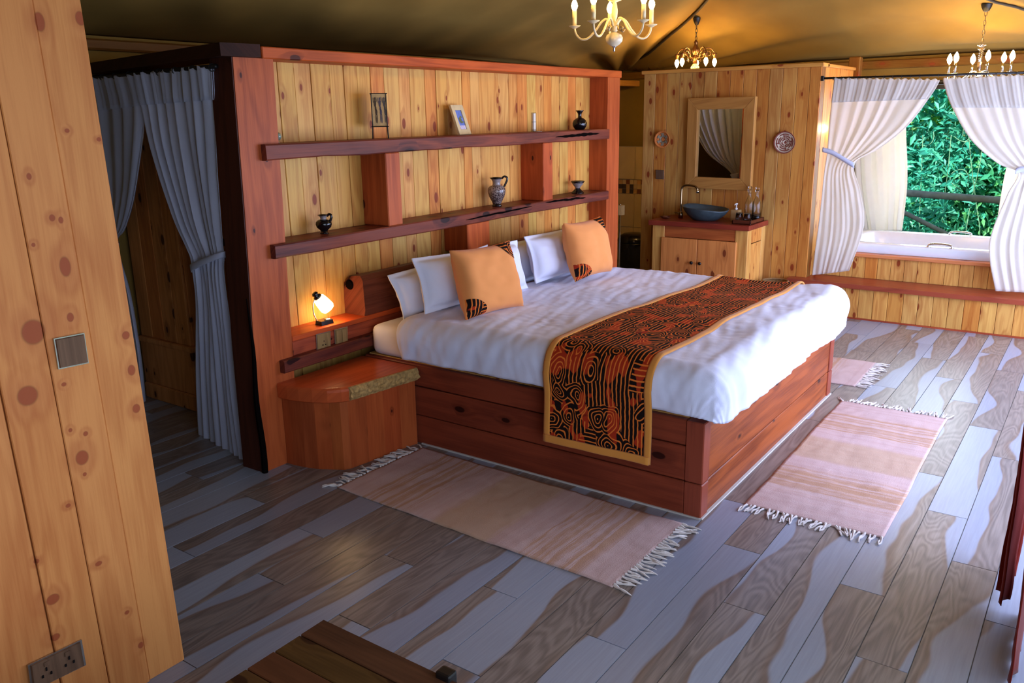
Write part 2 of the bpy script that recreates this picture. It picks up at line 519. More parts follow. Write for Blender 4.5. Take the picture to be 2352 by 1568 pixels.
WICKER = plain('wicker', (150, 112, 66), .8, var=.4, nscale=120, bump=.6)
DKWOOD = wood('dark_tray_wood', 'y', (92, 44, 26), (60, 28, 18), (30, 14, 10), knots=0, rough=.35)
TERRA = plain('woven_orange', (206, 120, 52), .8, var=.25, nscale=120, bump=.4)
GREYW = plain('woven_grey', (150, 140, 118), .8, var=.3, nscale=120, bump=.4)
CREAMW = plain('woven_cream', (206, 190, 168), .8, var=.2, nscale=140, bump=.4)
RUSTW = plain('woven_rust', (128, 62, 48), .8, var=.25, nscale=140, bump=.4)
TILEM = plain('beige_tile', (196, 172, 132), .3, var=.08, nscale=6)
MOSB = [plain('mosaic_%s' % n, c, .3) for n, c in (('rust', (120, 66, 44)), ('sand', (190, 150, 100)), ('slate', (70, 60, 58)))]
BARK = plain('bark_edge', (196, 156, 92), .85, var=.45, nscale=60, bump=1.0)
CHAR = plain('charred_crack', (14, 9, 8), 1.0, spec=.02)
GLAZEB = plain('black_glaze', (14, 13, 16), .07, var=.1)
GLAZEG = plain('grey_glaze', (150, 138, 134), .25, var=.3, nscale=40)
PAPER = plain('paper', (214, 198, 160), .8)
MATBD = plain('frame_cream', (206, 184, 138), .6, var=.08)
GROUND = plain('leaf_litter', (70, 86, 50), .95, var=.4, nscale=6, bump=.5)
ROPE = plain('weathered_pole', (96, 112, 112), .8, var=.25, nscale=18, bump=.3)


def speck_mat():
    T = NT('salt_glaze')
    n = T.noise(objc(T), 160.0, 2.0); b = T.noise(objc(T), 9.0, 1.0)
    x, y, z = sepxyz(T, objc(T))
    f = T.math('ADD', T.mr(n, .42, .58), T.math('SUBTRACT', T.math('MULTIPLY', b, 1.6), .8), clamp=True)
    T.pbr(T.mix(f, lin((150, 134, 126)), lin((52, 40, 42))), .16)
    return T.m


SALT = speck_mat()


def leaf_mat():
    T = NT('leaf')
    at = T.n('ShaderNodeAttribute'); at.attribute_name = 'Col'
    d = T.n('ShaderNodeBsdfPrincipled'); T.setin(d, 'Base Color', at.outputs['Color']); d.inputs['Roughness'].default_value = .45; d.inputs['Specular IOR Level'].default_value = .4
    tr = T.n('ShaderNodeBsdfTranslucent'); T.setin(tr, 0, at.outputs['Color'])
    mx = T.n('ShaderNodeMixShader'); mx.inputs[0].default_value = .52
    T.t.links.new(d.outputs[0], mx.inputs[1]); T.t.links.new(tr.outputs[0], mx.inputs[2]); T.t.links.new(mx.outputs[0], T.out.inputs[0])
    return T.m


LEAF = leaf_mat()
TWIG = plain('pale_twig', (92, 136, 104), .8)
TINTS = [(1, 1, 1), (.98, .96, .9), (1.0, .9, .78), (.97, .8, .62), (1.02, 1.02, .94), (.94, .9, .84), (.95, .72, .52), (1, .97, .88)]


def tint(r=random):
    t = r.choice(TINTS); k = r.uniform(.9, 1.03)
    return tuple(c * k for c in t)

# ================================================================ THE SETTING
# ---- floor: slab with wood-look plank tiles laid along the bed's width
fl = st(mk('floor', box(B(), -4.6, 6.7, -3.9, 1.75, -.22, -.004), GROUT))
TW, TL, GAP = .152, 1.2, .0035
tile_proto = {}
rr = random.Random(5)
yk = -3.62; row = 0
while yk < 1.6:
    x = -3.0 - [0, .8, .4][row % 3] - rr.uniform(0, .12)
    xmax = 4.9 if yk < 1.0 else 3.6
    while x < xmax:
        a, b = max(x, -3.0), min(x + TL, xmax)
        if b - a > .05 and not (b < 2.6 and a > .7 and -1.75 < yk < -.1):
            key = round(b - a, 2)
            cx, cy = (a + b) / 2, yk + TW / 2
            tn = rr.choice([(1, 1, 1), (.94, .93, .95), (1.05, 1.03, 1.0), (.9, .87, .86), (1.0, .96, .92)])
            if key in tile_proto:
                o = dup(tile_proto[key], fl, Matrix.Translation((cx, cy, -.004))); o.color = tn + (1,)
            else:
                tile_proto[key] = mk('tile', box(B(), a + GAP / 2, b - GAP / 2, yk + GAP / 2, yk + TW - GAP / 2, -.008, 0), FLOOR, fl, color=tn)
        x += TL
    yk += TW; row += 1

# ---- outside ground
st(mk('ground_outside', box(B(), -14, 26, -18, 16, -1.1, -.6), GROUND))

def hill_z(x, y): return -.7 + 4.6 * max(0.0, min(1.0, (x - 12.5) / 5.0)) ** .8 + .5 * mn.noise((x * .6, y * .6, 2))


bm = B(); grid(bm, 24, 60, lambda s_, t: Vector((12.2 + 9 * s_, -22 + 40 * t, hill_z(12.2 + 9 * s_, -22 + 40 * t))))
st(mk('hillside', bm, plain('green_slope', (60, 170, 140), .9, var=.35, nscale=3, bump=.6), smooth=True))  # slope added to fill gaps between bushes; haze put into its teal

# ---- tent canvas
XE, YB, YF, XW, ZE = 6.5, 1.62, -3.72, -4.5, 2.12


def canvas_z(x, y):
    dE, dB, dF, dW = XE - x, YB - y, y - YF, x - XW
    d = max(0.0, min(dE, dB, dF, dW))
    h = .048 * d + .112 * d * d
    # fabric hangs a little between its supports and is drawn into folds towards the eave corners
    ca = math.atan2(max(dB, 0) + .001, max(dE, 0) + .001); rad = math.hypot(dE, dB)
    h += .065 * math.exp(-rad / 2.4) * min(1, rad / .6) * math.sin(ca * 26 + 1.5 * mn.noise((ca * 3, rad * .4, 0)))
    cf = math.atan2(max(dF, 0) + .001, max(dE, 0) + .001); rf = math.hypot(dE, dF)
    h += .03 * math.exp(-rf / 2.0) * min(1, rf / .5) * math.sin(cf * 30)
    h += .03 * mn.noise((x * .8, y * .8, 4)) * min(1, d)
    h += .022 * mn.noise((x * 3.0 - y * 1.5, y * .9 + x * .6, 9)) * min(1, d * 1.5)
    return ZE + h


def grade(a, b, n): return [a + (b - a) * i / n for i in range(n + 1)]


bm = B(); NX, NY = 210, 120
grid(bm, NX, NY, lambda s, t: Vector((XW + (XE - XW) * s, YF + (YB - YF) * t, canvas_z(XW + (XE - XW) * s, YF + (YB - YF) * t))))
ce = solid(st(mk('ceiling', bm, CANVAS, smooth=True)), .004, 1)

# poles under the hips and the eave rails
hipp = [(XE - t, YB - t, canvas_z(XE - t, YB - t) - .018) for t in grade(.0, 2.66, 22)]
st(mk('trim_1', tube(B(), hipp, .011, 8), plain('dark_hip_pole', (44, 34, 22), .7), smooth=True))
hipq = [(XE - t, YF + t, canvas_z(XE - t, YF + t) - .016) for t in grade(.0, 2.66, 22)]
st(mk('trim_2', tube(B(), hipq, .010, 8), plain('dark_hip_cord', (40, 36, 24), .7), smooth=True))
st(mk('trim_3', box(B(), 6.42, 6.5, -3.7, 1.62, 2.02, 2.10, .01), PINEY, color=(.26, .22, .15)))
st(mk('trim_4', box(B(), -4.5, 6.42, 1.55, 1.62, 2.04, 2.10, .01), PINEX, color=(.24, .19, .14)))

# canvas walls
bm = B(); box(bm, -4.5, 6.5, 1.622, 1.65, -.2, 2.22); st(mk('wall_back', bm, CANVAS))
bm = B(); box(bm, -4.53, -4.502, -3.7, 1.65, -.2, 2.22); st(mk('wall_left', bm, CANVAS))
bm = B()
box(bm, 6.502, 6.53, -1.20, 1.65, -.2, 2.22); box(bm, 6.502, 6.53, -3.72, -2.95, -.2, 2.22)
box(bm, 6.502, 6.53, -2.95, -1.20, -.2, .44); box(bm, 6.502, 6.53, -2.95, -1.20, 1.84, 2.22)
st(mk('wall_right', bm, CANVAS))
st(mk('trim_5', box(B(), 6.44, 6.52, -2.98, -1.16, 1.82, 1.90, .008), plain('dark_lintel', (50, 44, 30), .8)))
# the open front: canvas returns at either end only
bm = B(); box(bm, -4.5, -3.9, -3.75, -3.72, -.2, 2.13); box(bm, 5.1, 6.5, -3.75, -3.72, -.2, 2.14); st(mk('wall_front', bm, CANVAS))


def plank_wall(name, axis, pos, thick, joints, z0, z1, mat, rng, proud=.003):
    """boards side by side; axis 'x': boards run along x at y=pos (facing -y); axis 'y': along y at x=pos (facing -x)"""
    js = sorted(joints)
    if axis == 'x': back = box(B(), js[0], js[-1], pos + .012, pos + thick, z0, z1)
    else: back = box(B(), pos + .012, pos + thick, js[0], js[-1], z0, z1)
    w = st(mk(name, back, mat, color=(.35, .3, .26)))
    for a, b in zip(js, js[1:]):
        q = rng.uniform(-proud, proud)
        bm = B()
        if axis == 'x': box(bm, a + .0012, b - .0012, pos + q, pos + .016, z0, z1, .0022)
        else: box(bm, pos + q, pos + .016, a + .0012, b - .0012, z0, z1, .0022)
        mk('plank', bm, mat, w, color=tint(rng))
    return w


# near wall at the left of the entrance
r1 = random.Random(3)
jl = [-3.0, -2.75, -2.52, -2.30, -2.08, -1.86, -1.66, -1.498, -1.372, -1.253, -1.130]
wl = plank_wall('wall_entrance', 'x', LW_Y, .12, jl, 0, 2.13, LWALL, r1, .004)
for ch in [wl] + list(wl.children):
    for v_ in ch.data.vertices: v_.co.x -= .019 * (v_.co.z + 1.065 - .95)
for ch in wl.children: ch.color = (1, r1.uniform(.93, 1.0), r1.uniform(.84, .97), 1)
# vanity wall
VW = 4.73
jv = [.406, .295, .179, .061, -.053, -.167, -.281, -.398, -.514, -.627, -.737, -.844, -.958, -1.063, -1.150]
r2 = random.Random(21)
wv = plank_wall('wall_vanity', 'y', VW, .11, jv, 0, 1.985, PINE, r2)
for ch in wv.children: ch.color = tuple(c * .84 for c in ch.color[:3]) + (1,)  # dim light on this wall put into the board tints
# its return beside the bath
wa = plank_wall('wall_alcove', 'x', -1.15, .05, [VW + .012, 4.84, 4.95, 5.06, 5.17, 5.28, 5.39, 5.5, 5.6, 5.7], 0, 1.985, PINE, r2)
wa.location.y += 0
# wall cap
st(mk('trim_6', box(B(), 4.70, 4.87, -1.17, .42, 1.985, 2.015, .004), PINEY, color=(.72, .64, .5)))
st(mk('trim_7', box(B(), 4.83, 5.75, -1.17, -1.09, 1.985, 2.01, .004), PINEX, color=(.7, .62, .5)))
st(mk('trim_8', box(B(), 5.70, 5.79, -1.20, -1.10, .29, 2.10, .008), PINE, color=(.3, .25, .18)))
# washroom beyond the doorway: tiled to shoulder height
wt = st(mk('wall_washroom', box(B(), 6.32, 6.40, -1.05, 1.60, 0, 1.29), GROUT, color=(1, 1, 1)))
rt = random.Random(8)
for k in range(9):
    for (za, zb) in ((0, .38), (.383, .765), (.925, 1.288)):
        y0 = -.95 + k * .28
        mk('tile', box(B(), 6.305, 6.325, y0 + .002, y0 + .278, za + .002, zb, .002), TILEM, wt)
for k in range(22):
    for q in range(3):
        y0 = .55 + k * .047
        mk('tile', box(B(), 6.30, 6.325, y0 + .002, y0 + .045, .768 + q * .052, .768 + q * .052 + .049), rt.choice(MOSB + [TILEM]), wt)
st(mk('trim_9', box(B(), 4.84, 6.40, 1.30, 1.40, 1.94, 2.0, .006), PINEX, color=(.8, .7, .55)))

# ================================================================ HEADBOARD PARTITION
hp = empty('headboard_partition', (1.75, .1, 0), 'tall red timber partition with pine boards and two rough shelves behind the bed', 'partition')


def loft(bm, levels):
    rings = [[bm.verts.new(p) for p in lv] for lv in levels]
    n = len(rings[0])
    for a, b in zip(rings, rings[1:]):
        for k in range(n): bm.faces.new((a[k], a[(k + 1) % n], b[(k + 1) % n], b[k]))
    bm.faces.new(rings[0][::-1]); bm.faces.new(rings[-1])
    return bm


lv = []
for z, xl, xr in ((0, -.027, .196), (.3, -.023, .201), (.62, -.018, .209), (.95, -.004, .217), (1.25, .006, .226), (1.6, .014, .234), (1.912, .022, .241)):
    lv.append([(xl + .004, 0, z), (xr, 0, z), (xr, .175, z), (xl + .004, .152, z), (xl, .03, z)])
mk('post', loft(B(), lv), REDZ, hp)
ck = [(-.024 + .004 * math.sin(z * 13), .001 - .003 * math.cos(z * 9), z) for z in grade(0.0, .86, 14)]
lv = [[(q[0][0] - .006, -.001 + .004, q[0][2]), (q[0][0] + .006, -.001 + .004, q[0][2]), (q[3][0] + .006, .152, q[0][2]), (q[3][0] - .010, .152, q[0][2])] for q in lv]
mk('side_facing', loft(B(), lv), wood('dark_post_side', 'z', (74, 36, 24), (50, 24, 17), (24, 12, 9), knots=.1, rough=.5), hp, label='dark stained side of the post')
mk('bark_edge', tube(B(), ck, [.013 * (1 - (i / 14) ** 2) + .002 for i in range(15)], 6), CHAR, hp, label='charred crack in the lower edge of the post')
bm = B()
lv = []
for i, z in enumerate(grade(0, 1.912, 16)):
    w = .006 * mn.noise((z * 4, 3, 1))
    lv.append([(3.330 + w * .4, 0, z), (3.519 + w, 0, z), (3.519 - w, .175, z), (3.330, .175, z)])
mk('post', loft(bm, lv), REDZ, hp)
mk('top_beam', box(B(), .18, 3.535, -.006, .185, 1.912, 1.963, .004), wood('orange_beam', 'x', (184, 84, 36), (136, 54, 22), (70, 26, 18), knots=.1, rough=.45), hp)
st_j = [.236, .388, .488, .593, .718, .815, .91, 1.009, 1.111, 1.23, 1.32, 1.448, 1.545, 1.645, 1.787, 1.868, 1.959, 2.165, 2.278, 2.376, 2.49, 2.591, 2.698, 2.798, 2.901, 3.018, 3.127, 3.228, 3.335]
r3 = random.Random(77)
mk('backing', box(B(), .2, 3.4, .168, .2, 0, 1.915), PINE, hp, color=(.35, .3, .25))
redset = {7, 11, 14, 19, 22, 25}
for i, (a, b) in enumerate(zip(st_j, st_j[1:])):
    q = r3.uniform(-.002, .002)
    c = (1.0, r3.uniform(.70, .80), r3.uniform(.48, .6)) if i in redset else tuple(v * r3.uniform(.94, 1.03) for v in r3.choice([(1, 1, .96), (1, .97, .86), (1.02, 1.02, .98), (.98, .92, .78)]))
    mk('plank', box(B(), a + .0011, b - .0011, .154 + q, .170, 0, 1.914, .002), PINE, hp, color=c)


def rough_beam(x0, x1, y0, y1, z0, z1, amp, seed, n=46, ends=0.0):
    lv = []
    for i in range(n + 1):
        x = x0 + (x1 - x0) * i / n
        f = lambda k: amp * mn.noise((x * 3.1 + seed, k * 7.7, seed)) + amp * .5 * mn.noise((x * 11 + seed, k * 3.7, seed))
        c = .006
        lv.append([(x, y0 + f(1) * .5, z0 + c + f(2)), (x, y0 + c + f(1) * .5, z0 + f(2)), (x, y1, z0 + f(3)), (x, y1, z1), (x, y0 + c + f(4) * .5, z1), (x, y0 + f(4) * .5, z1 - c)])
    return loft(B(), lv)


S1, S2 = 1.542, 1.087
SHB = wood('shelf_slab', 'x', (126, 62, 44), (74, 36, 34), (44, 22, 22), knots=.3, kr=1.3, rough=.42, contrast=1.2, ringf=4)
mk('shelf', rough_beam(.130, 3.300, -.036, .156, 1.470, S1, .006, 3), SHB, hp)
mk('shelf', rough_beam(.130, 3.300, -.036, .156, 1.022, S2, .004, 9), SHB, hp)
def crack(x0, x1, za, zb, h, seed):
    lv = []
    for i in range(31):
        t = i / 30; hh = h * math.sin(PI * t) ** .6 * (.6 + .8 * abs(mn.noise((t * 7, seed, 1)))) + .0006
        zc = za + (zb - za) * t + .004 * mn.noise((t * 6, seed, 4)); x = x0 + (x1 - x0) * t
        lv.append([(x, -.0415, zc - hh), (x, -.0415, zc + hh), (x, -.028, zc + hh), (x, -.028, zc - hh)])
    mk('bark_edge', loft(B(), lv), CHAR, hp, label='dark split in the shelf edge')


crack(2.55, 3.14, 1.503, 1.514, .011, 5)
crack(1.55, 2.25, 1.052, 1.068, .006, 6)
crack(2.42, 2.95, 1.078, 1.066, .008, 7)
for (xa, xb, za, zb, c) in ((.897, 1.008, S2, 1.471, (1, 1, 1)), (2.405, 2.521, S2, 1.471, (1, .9, .9)), (1.568, 1.790, .85, 1.023, (1.15, 1.15, 1.1))):
    mk('divider', box(B(), xa, xb, -.032, .156, za, zb, .005), REDZ, hp, color=c)
# the log that pillows lean on, the ledge below it and the rails
lv = []
for i in range(41):
    x = .71 + (2.98 - .71) * i / 40
    f = lambda k: .007 * mn.noise((x * 2.5, k * 5.3, 2)) + .003 * mn.noise((x * 9, k * 5.3, 2))
    lv.append([(x, .004 + f(1), .628), (x, .0 + f(2), .66), (x, .002 + f(3), .82 + f(4)), (x, .022 + f(5), .846 + f(4)), (x, .10, .838 + f(6)), (x, .145, .80 + f(7)), (x, .154, .70), (x, .154, .628)])
mk('headrest_log', loft(B(), lv), LOGX, hp)
mk('knot_hole', lathe(B(), [(0, -.002), (.020, -.002), (.028, .004), (.024, .012), (0, .012)], (.712, .10, .79), 12, M=Matrix.Rotation(-PI / 2, 4, 'Y')), CHAR, hp)
mk('ledge', box(B(), .21, 3.335, -.004, .156, .602, .628, .003), wood('orange_ledge', 'x', (196, 84, 40), (158, 60, 28), (80, 26, 16), knots=.1, rough=.35), hp)
mk('ledge_board', rough_beam(.21, 3.335, .0, .03, .528, .602, .003, 14), wood('ledge_face', 'x', (172, 80, 50), (118, 48, 36), (50, 22, 18), knots=.3, rough=.42), hp)
mk('rail', rough_beam(.122, 2.6, -.036, .03, .466, .529, .003, 15), SHB, hp)

# beam over the dressing-room doorway, angled away from the post
cA, sA = math.cos(math.radians(10.2)), math.sin(math.radians(10.2))


def dw(s, n): return Vector((s * sA + n * cA, .0 + s * cA - n * sA, 0))


bm = B(); p = [dw(-.03, -.045), dw(-.03, .14), dw(2.3, .14), dw(2.3, -.045)]
prism(bm, [(q.x, q.y) for q in p], 1.912, 1.966)
st(mk('trim_10', bm, DARKX))

# ================================================================ BED
bf = empty('platform_bed', (1.65, -1.0, 0), 'low dark red timber bed base boarded to the floor', 'bed')
BX0, BX1, BY0, BY1, BH = .672, 2.622, -1.943, -.012, .426
for i, (za, zb) in enumerate(((.0, .153), (.157, .309), (.314, BH))):
    mk('side_board', box(B(), BX0 + (.002, .004, .006)[i], BX0 + .04, BY0 + .081, BY1, za, zb, .004), BEDY, bf)
    mk('side_board', box(B(), BX1 - .04, BX1 - .002, BY0 + .081, BY1, za, zb, .004), BEDY, bf)
for i, (za, zb) in enumerate(((.0, .153), (.157, BH))):
    mk('foot_board', box(B(), BX0 + .075, BX1 - .075, BY0 + .006, BY0 + .045, za, zb, .004), BEDX, bf, color=(.78, .78, .78))
    for xa, xb in ((BX0, BX0 + .073), (BX1 - .073, BX1)):
        mk('corner_post', box(B(), xa, xb, BY0, BY0 + .08, za, zb, .004), BEDZ, bf)
mk('deck', box(B(), BX0 + .041, BX1 - .041, BY0 + .085, BY1, .34, .4285), PINEX, bf)
bm = B(); box(bm, BX0 - .006, BX0 + .02, BY0, -.40, 0, .007); box(bm, BX0, BX1, BY0 - .007, BY0 + .02, 0, .007)
mk('joint_strip', bm, CAULK, bf)

ms = mk('mattress', box(B(), .693, 2.575, -1.86, -.045, .430, .594, .05, 4), SHEET, smooth=True)
tag(ms, 'white mattress in a fitted sheet on the timber bed base', 'mattress')

# ---- duvet
DR, DZ = .115, .668
FX0, FX1, FY0, FY1 = .735, 2.545, -1.895, -.345
LXl, LXr, LYf, LYh = DR * PI / 2 + .085, DR * PI / 2 + .085, DR * PI / 2 + .125, .07


def duvet_pt(px, py, off=0.0, free=False, rough=1.0):
    ox = px - FX0 if px < FX0 else (px - FX1 if px > FX1 else 0.0)
    oy = py - FY0 if py < FY0 else (py - FY1 if py > FY1 else 0.0)
    if not free and ox and oy:
        a = min(1, abs(ox) / LXl); b = min(1, abs(oy) / (LYf if oy < 0 else LYh))
        ox, oy = ox * math.sqrt(1 - b * b / 2), oy * math.sqrt(1 - a * a / 2)
    L = math.hypot(ox, oy)
    bx, by = min(max(px, FX0), FX1), min(max(py, FY0), FY1)
    if L < 1e-9: d = Vector((0, 0, 0)); out = down = 0.0; nrm = Vector((0, 0, 1))
    else:
        d = Vector((ox / L, oy / L, 0)); th = min(L / DR, PI / 2)
        out = DR * math.sin(th); down = DR * (1 - math.cos(th)) + max(0, L - DR * PI / 2)
        nrm = d * math.sin(th) + Vector((0, 0, math.cos(th)))
    P = Vector((bx, by, DZ)) + d * out - Vector((0, 0, down))
    # puffed filling, quilting dents and creases
    h = .016 * mn.noise((px * 2.3, py * 2.3, 1.7)) + .003 * mn.noise((px * 6, py * 6, 5)) * rough
    h += .0045 * mn.noise((px * 4 + py * 3, py * 24 - px * 6, 8)) * rough + .002 * mn.noise((px * 30, py * 30, 3)) * rough * (1 - min(1, L * 4))
    for (dx, dy, dr, dd) in ((1.25, -1.80, .10, .018), (1.9, -1.82, .12, .016), (2.3, -1.84, .10, .014), (1.55, -1.05, .16, .014), (1.0, -.95, .14, .012), (2.15, -.9, .14, .012)):
        g = math.exp(-((px - dx) ** 2 + (py - dy) ** 2) / dr ** 2); h -= dd * g
        h += .006 * g * mn.noise((px * 40, py * 18, 2)) * rough
    fs = max(0.0, min(1.0, (bx - 1.35) / 1.2)); fs = fs * fs * (3 - 2 * fs)
    h -= .026 * fs * max(0.0, min(1.0, (by + 1.92) / .35)) * (1 - min(1, L / .2))
    if L > 0:
        along = (py if abs(ox) > abs(oy) else px) + .5 * (ox + oy)
        w = min(1.0, L / .12)
        h += w * rough * (.011 * mn.noise((along * 7, L * 2, 3)) + .008 * mn.noise((along * 17, L * 3, 6)))
        h += .012 * math.sin(min(1, L / .28) * PI)
    return P + nrm * (h + off)


bm = B()
x0, x1, y0, y1 = FX0 - LXl, FX1 + LXr, FY0 - LYf, FY1 + LYh
grid(bm, 190, 160, lambda s, t: duvet_pt(x0 + (x1 - x0) * s, y0 + (y1 - y0) * t))
dv = mk('duvet', bm, LINEN, smooth=True)
solid(dv, .014, -1)
tag(dv, 'puffy white duvet spread over the bed and hanging past its foot', 'duvet')
m = dv.modifiers.new('soft', 'SUBSURF'); m.levels = 0; m.render_levels = 0

# ---- bed runner
RY0, RY1 = -1.735, -1.215
s0r, s1r = FX0 - (DR * PI / 2 + .325), FX1 + (DR * PI / 2 + .30)


def run_pt(px, py, off):
    q = duvet_pt(px, py, off, True, .25)
    if px < FX0 - DR * PI / 2: q.x = q.x - .004
    return q


rn_uv = lambda s, t: ((s1r - s0r) * s, (RY1 - RY0) * t)
bm = B(); grid(bm, 260, 30, lambda s, t: run_pt(s0r + (s1r - s0r) * s, RY0 + (RY1 - RY0) * t, .014), rn_uv)
rn = solid(mk('bed_runner', bm, PRINT, smooth=True), .004, -1)
tag(rn, 'orange and black wax-print runner with gold edges across the bed', 'bed runner')
for (ta, tb) in ((-.004, .028), (RY1 - RY0 - .028, RY1 - RY0 + .004)):
    bm = B(); grid(bm, 260, 4, lambda s, t: run_pt(s0r - .004 + (s1r - s0r + .008) * s, RY0 + ta + (tb - ta) * t, .0165 + .002 * math.sin(PI * t)))
    solid(mk('binding', bm, GOLD, rn, smooth=True, label='gold cotton edging'), .009, -1)
for (sa, sb) in ((s0r - .004, s0r + .03), (s1r - .03, s1r + .004)):
    bm = B(); grid(bm, 6, 30, lambda s, t: run_pt(sa + (sb - sa) * s, RY0 + (RY1 - RY0) * t, .0170))
    solid(mk('binding', bm, GOLD, rn, smooth=True, label='gold cotton edging'), .009, -1)


# ---- pillows and cushions
def pillow_pt(u, v, side, w, h, t, fl, seed, pinch=.05, cor=0.0):
    """u, v in -1..1; flange fl beyond the stuffed part"""
    W, H = w / 2, h / 2
    k = pinch * (1 - abs(u) ** 2) * abs(v) ** 4
    k2 = pinch * (1 - abs(v) ** 2) * abs(u) ** 4
    cr = 1 - cor * (u * u * v * v) ** 3
    x = W * u * (1 - k2) * cr; z = H * v * (1 - k) * cr
    uu, vv = u * W / (W - fl), v * H / (H - fl)
    if abs(uu) >= 1 or abs(vv) >= 1: th = .004
    else: th = .004 + t / 2 * (max(0, 1 - abs(uu) ** 4) * max(0, 1 - abs(vv) ** 3.2)) ** .5
    wr = .008 * mn.noise((x * 9 + seed, z * 9, side * 3 + seed)) + .005 * mn.noise((x * 16 + z * 10 + seed, z * 26, seed))
    fl_w = .016 * mn.noise((x * 7, z * 7, seed + 5)) if th <= .005 else 0
    return Vector((x, side * (th + (wr if th > .006 else 0)) + fl_w, z))


def pillow(name, mat, w, h, t, fl, seed, M, nu=44, nv=34, pinch=.05, cor=0.0):
    bm = B(); f = B
    for side in (-1, 1):
        grid(bm, nu, nv, lambda s, q: M @ pillow_pt(2 * s - 1, 2 * q - 1, side, w, h, t, fl, seed, pinch, cor))
    bmesh.ops.remove_doubles(bm, verts=bm.verts, dist=.0005)
    # close the edge
    be = [e for e in bm.edges if e.is_boundary]
    if be:
        try: bmesh.ops.bridge_loops(bm, edges=be)
        except Exception: pass
    return mk(name, bm, mat, smooth=True)


def pose(cx, cy, cz, lean, yaw, roll=0.0):
    return Matrix.Translation((cx, cy, cz)) @ Matrix.Rotation(yaw, 4, 'Z') @ Matrix.Rotation(-lean, 4, 'X') @ Matrix.Rotation(roll, 4, 'Y')


R_ = math.radians
pl = [
    ((1.19, -.185, .752, R_(18), R_(0), R_(-3)), .275, 'white pillow against the log on the bedside-lamp half of the bed, behind another'),
    ((1.185, -.372, .812, R_(17), R_(-2), R_(1)), .295, 'white flanged pillow propped behind the orange cushion nearer the bedside lamp'),
    ((2.13, -.185, .757, R_(18), R_(0), R_(0)), .28, 'white pillow against the log on the far half of the bed, behind another'),
    ((2.165, -.375, .812, R_(17), R_(0), R_(0)), .295, 'white flanged pillow propped behind the far orange cushion'),
]
for i, (a, ph_, lab) in enumerate(pl):
    o = pillow('pillow', PILLOWM, .90, ph_, .17, .024, i * 3.3, pose(*a), 60, 36, .08, .02)
    tag(o, lab, 'pillow', 'white pillows along the headboard')
for i, (a, lab) in enumerate((
        ((1.003, -.602, .838, R_(16), R_(-8), R_(0)), 'orange square cushion with printed corners, nearer the bedside lamp'),
        ((2.085, -.565, .850, R_(15), R_(-2), R_(0)), 'orange square cushion with printed corners, farther from the bedside lamp'))):
    M = pose(*a)
    cu = pillow('cushion', ORANGE, .42, .355, .15, .004, 20 + i * 4.1, M, 40, 40, .07)
    tag(cu, lab, 'cushion', 'orange cushions on the bed')
    for (cu_, cv_, sg) in ((-1, -1, 1), (1, 1, 1)):
        bm = B(); lay = bm.loops.layers.uv.new('UVMap'); n = 14; rad = .56; vv = {}
        for iu in range(n + 1):
            for ia in range(n + 1):
                r_ = rad * iu / n; an = PI / 2 * ia / n
                u_ = cu_ * (1 - .005 - r_ * math.cos(an)); v_ = cv_ * (1 - .005 - r_ * math.sin(an))
                p_ = pillow_pt(u_, v_, -1, .42, .355, .15, .004, 20 + i * 4.1, .07); p_.y -= .0035
                vv[iu, ia] = (bm.verts.new(M @ p_), (u_ * .21 + .3 * i + cu_, v_ * .178))
        for iu in range(n):
            for ia in range(n):
                q = [vv[iu, ia], vv[iu + 1, ia], vv[iu + 1, ia + 1], vv[iu, ia + 1]]
                if iu == 0: q = [vv[0, 0], vv[1, ia], vv[1, ia + 1]]
                fc = bm.faces.new([k[0] for k in q])
                for lp, k in zip(fc.loops, q): lp[lay].uv = k[1]
        for v_ in list(bm.verts):
            if not v_.link_faces: bm.verts.remove(v_)
        mk('corner_patch', bm, PRINT, cu, smooth=True, label='wax-print corner patch')

# ================================================================ NIGHTSTAND AND WHAT IS BY IT
ns = empty('nightstand', (.40, -.18, 0), 'red timber nightstand with a rounded slab top beside the bed', 'nightstand')
arc = [(.092, -.002), (.094, -.07), (.105, -.14), (.127, -.21), (.163, -.275), (.21, -.322), (.245, -.338)]
front = [(.245 + (.668 - .245) * k / 8, -.338 - .052 * k / 8 + .006 * mn.noise((k * 1.7, 4, 2))) for k in range(1, 9)]
outl = arc + front + [(.668, -.002)]
inset = [(min(x + .006, .668), min(y + .008, 0)) for x, y in outl]
bm = B(); n = len(outl)
rings = []
for (zz, sh) in ((.346, .012), (.352, .003), (.40, .0), (.412, .002), (.42, .010)):
    rings.append([(min(x + sh * .6, .668) if x < .6 else x, min(-.002, y + sh), zz + (.002 * mn.noise((x * 20, y * 20, zz)))) for x, y in outl])
loft(bm, rings)
mk('slab_top', bm, wood('nightstand_slab', 'x', (190, 86, 44), (140, 58, 32), (56, 22, 16), knots=.08, rough=.25, contrast=.8), ns)
bm = B()
lv = []
for i in range(57):
    t = i / 56; x = .245 + (.668 - .245) * t; y = -.338 - .052 * t
    g = lambda k, a=.012: a * mn.noise((x * 26, k * 2.1, 2.0)) + a * .6 * mn.noise((x * 70, k * 3.3, 5.0))
    lv.append([(x, y - .004 + g(1) * .5, .352), (x, y - .013 + g(2), .368 + g(7, .005)), (x, y - .009 + g(3), .380 + g(8, .006)), (x, y - .016 + g(4), .392 + g(9, .006)), (x, y - .009 + g(5), .404), (x, y - .003 + g(6) * .4, .4165), (x, y + .012, .4165), (x, y + .012, .352)])
mk('bark_edge', loft(bm, lv), BARK, ns, label='rough bark edge along the front of the slab')
body = [(x + .022 if x < .2 else min(x, .662), min(y + .018, -.003)) for x, y in outl[:-1]]
pts = []
for (xa, ya), (xb, yb) in zip(body, body[1:]): pts.append(((xa, ya), (xb, yb)))
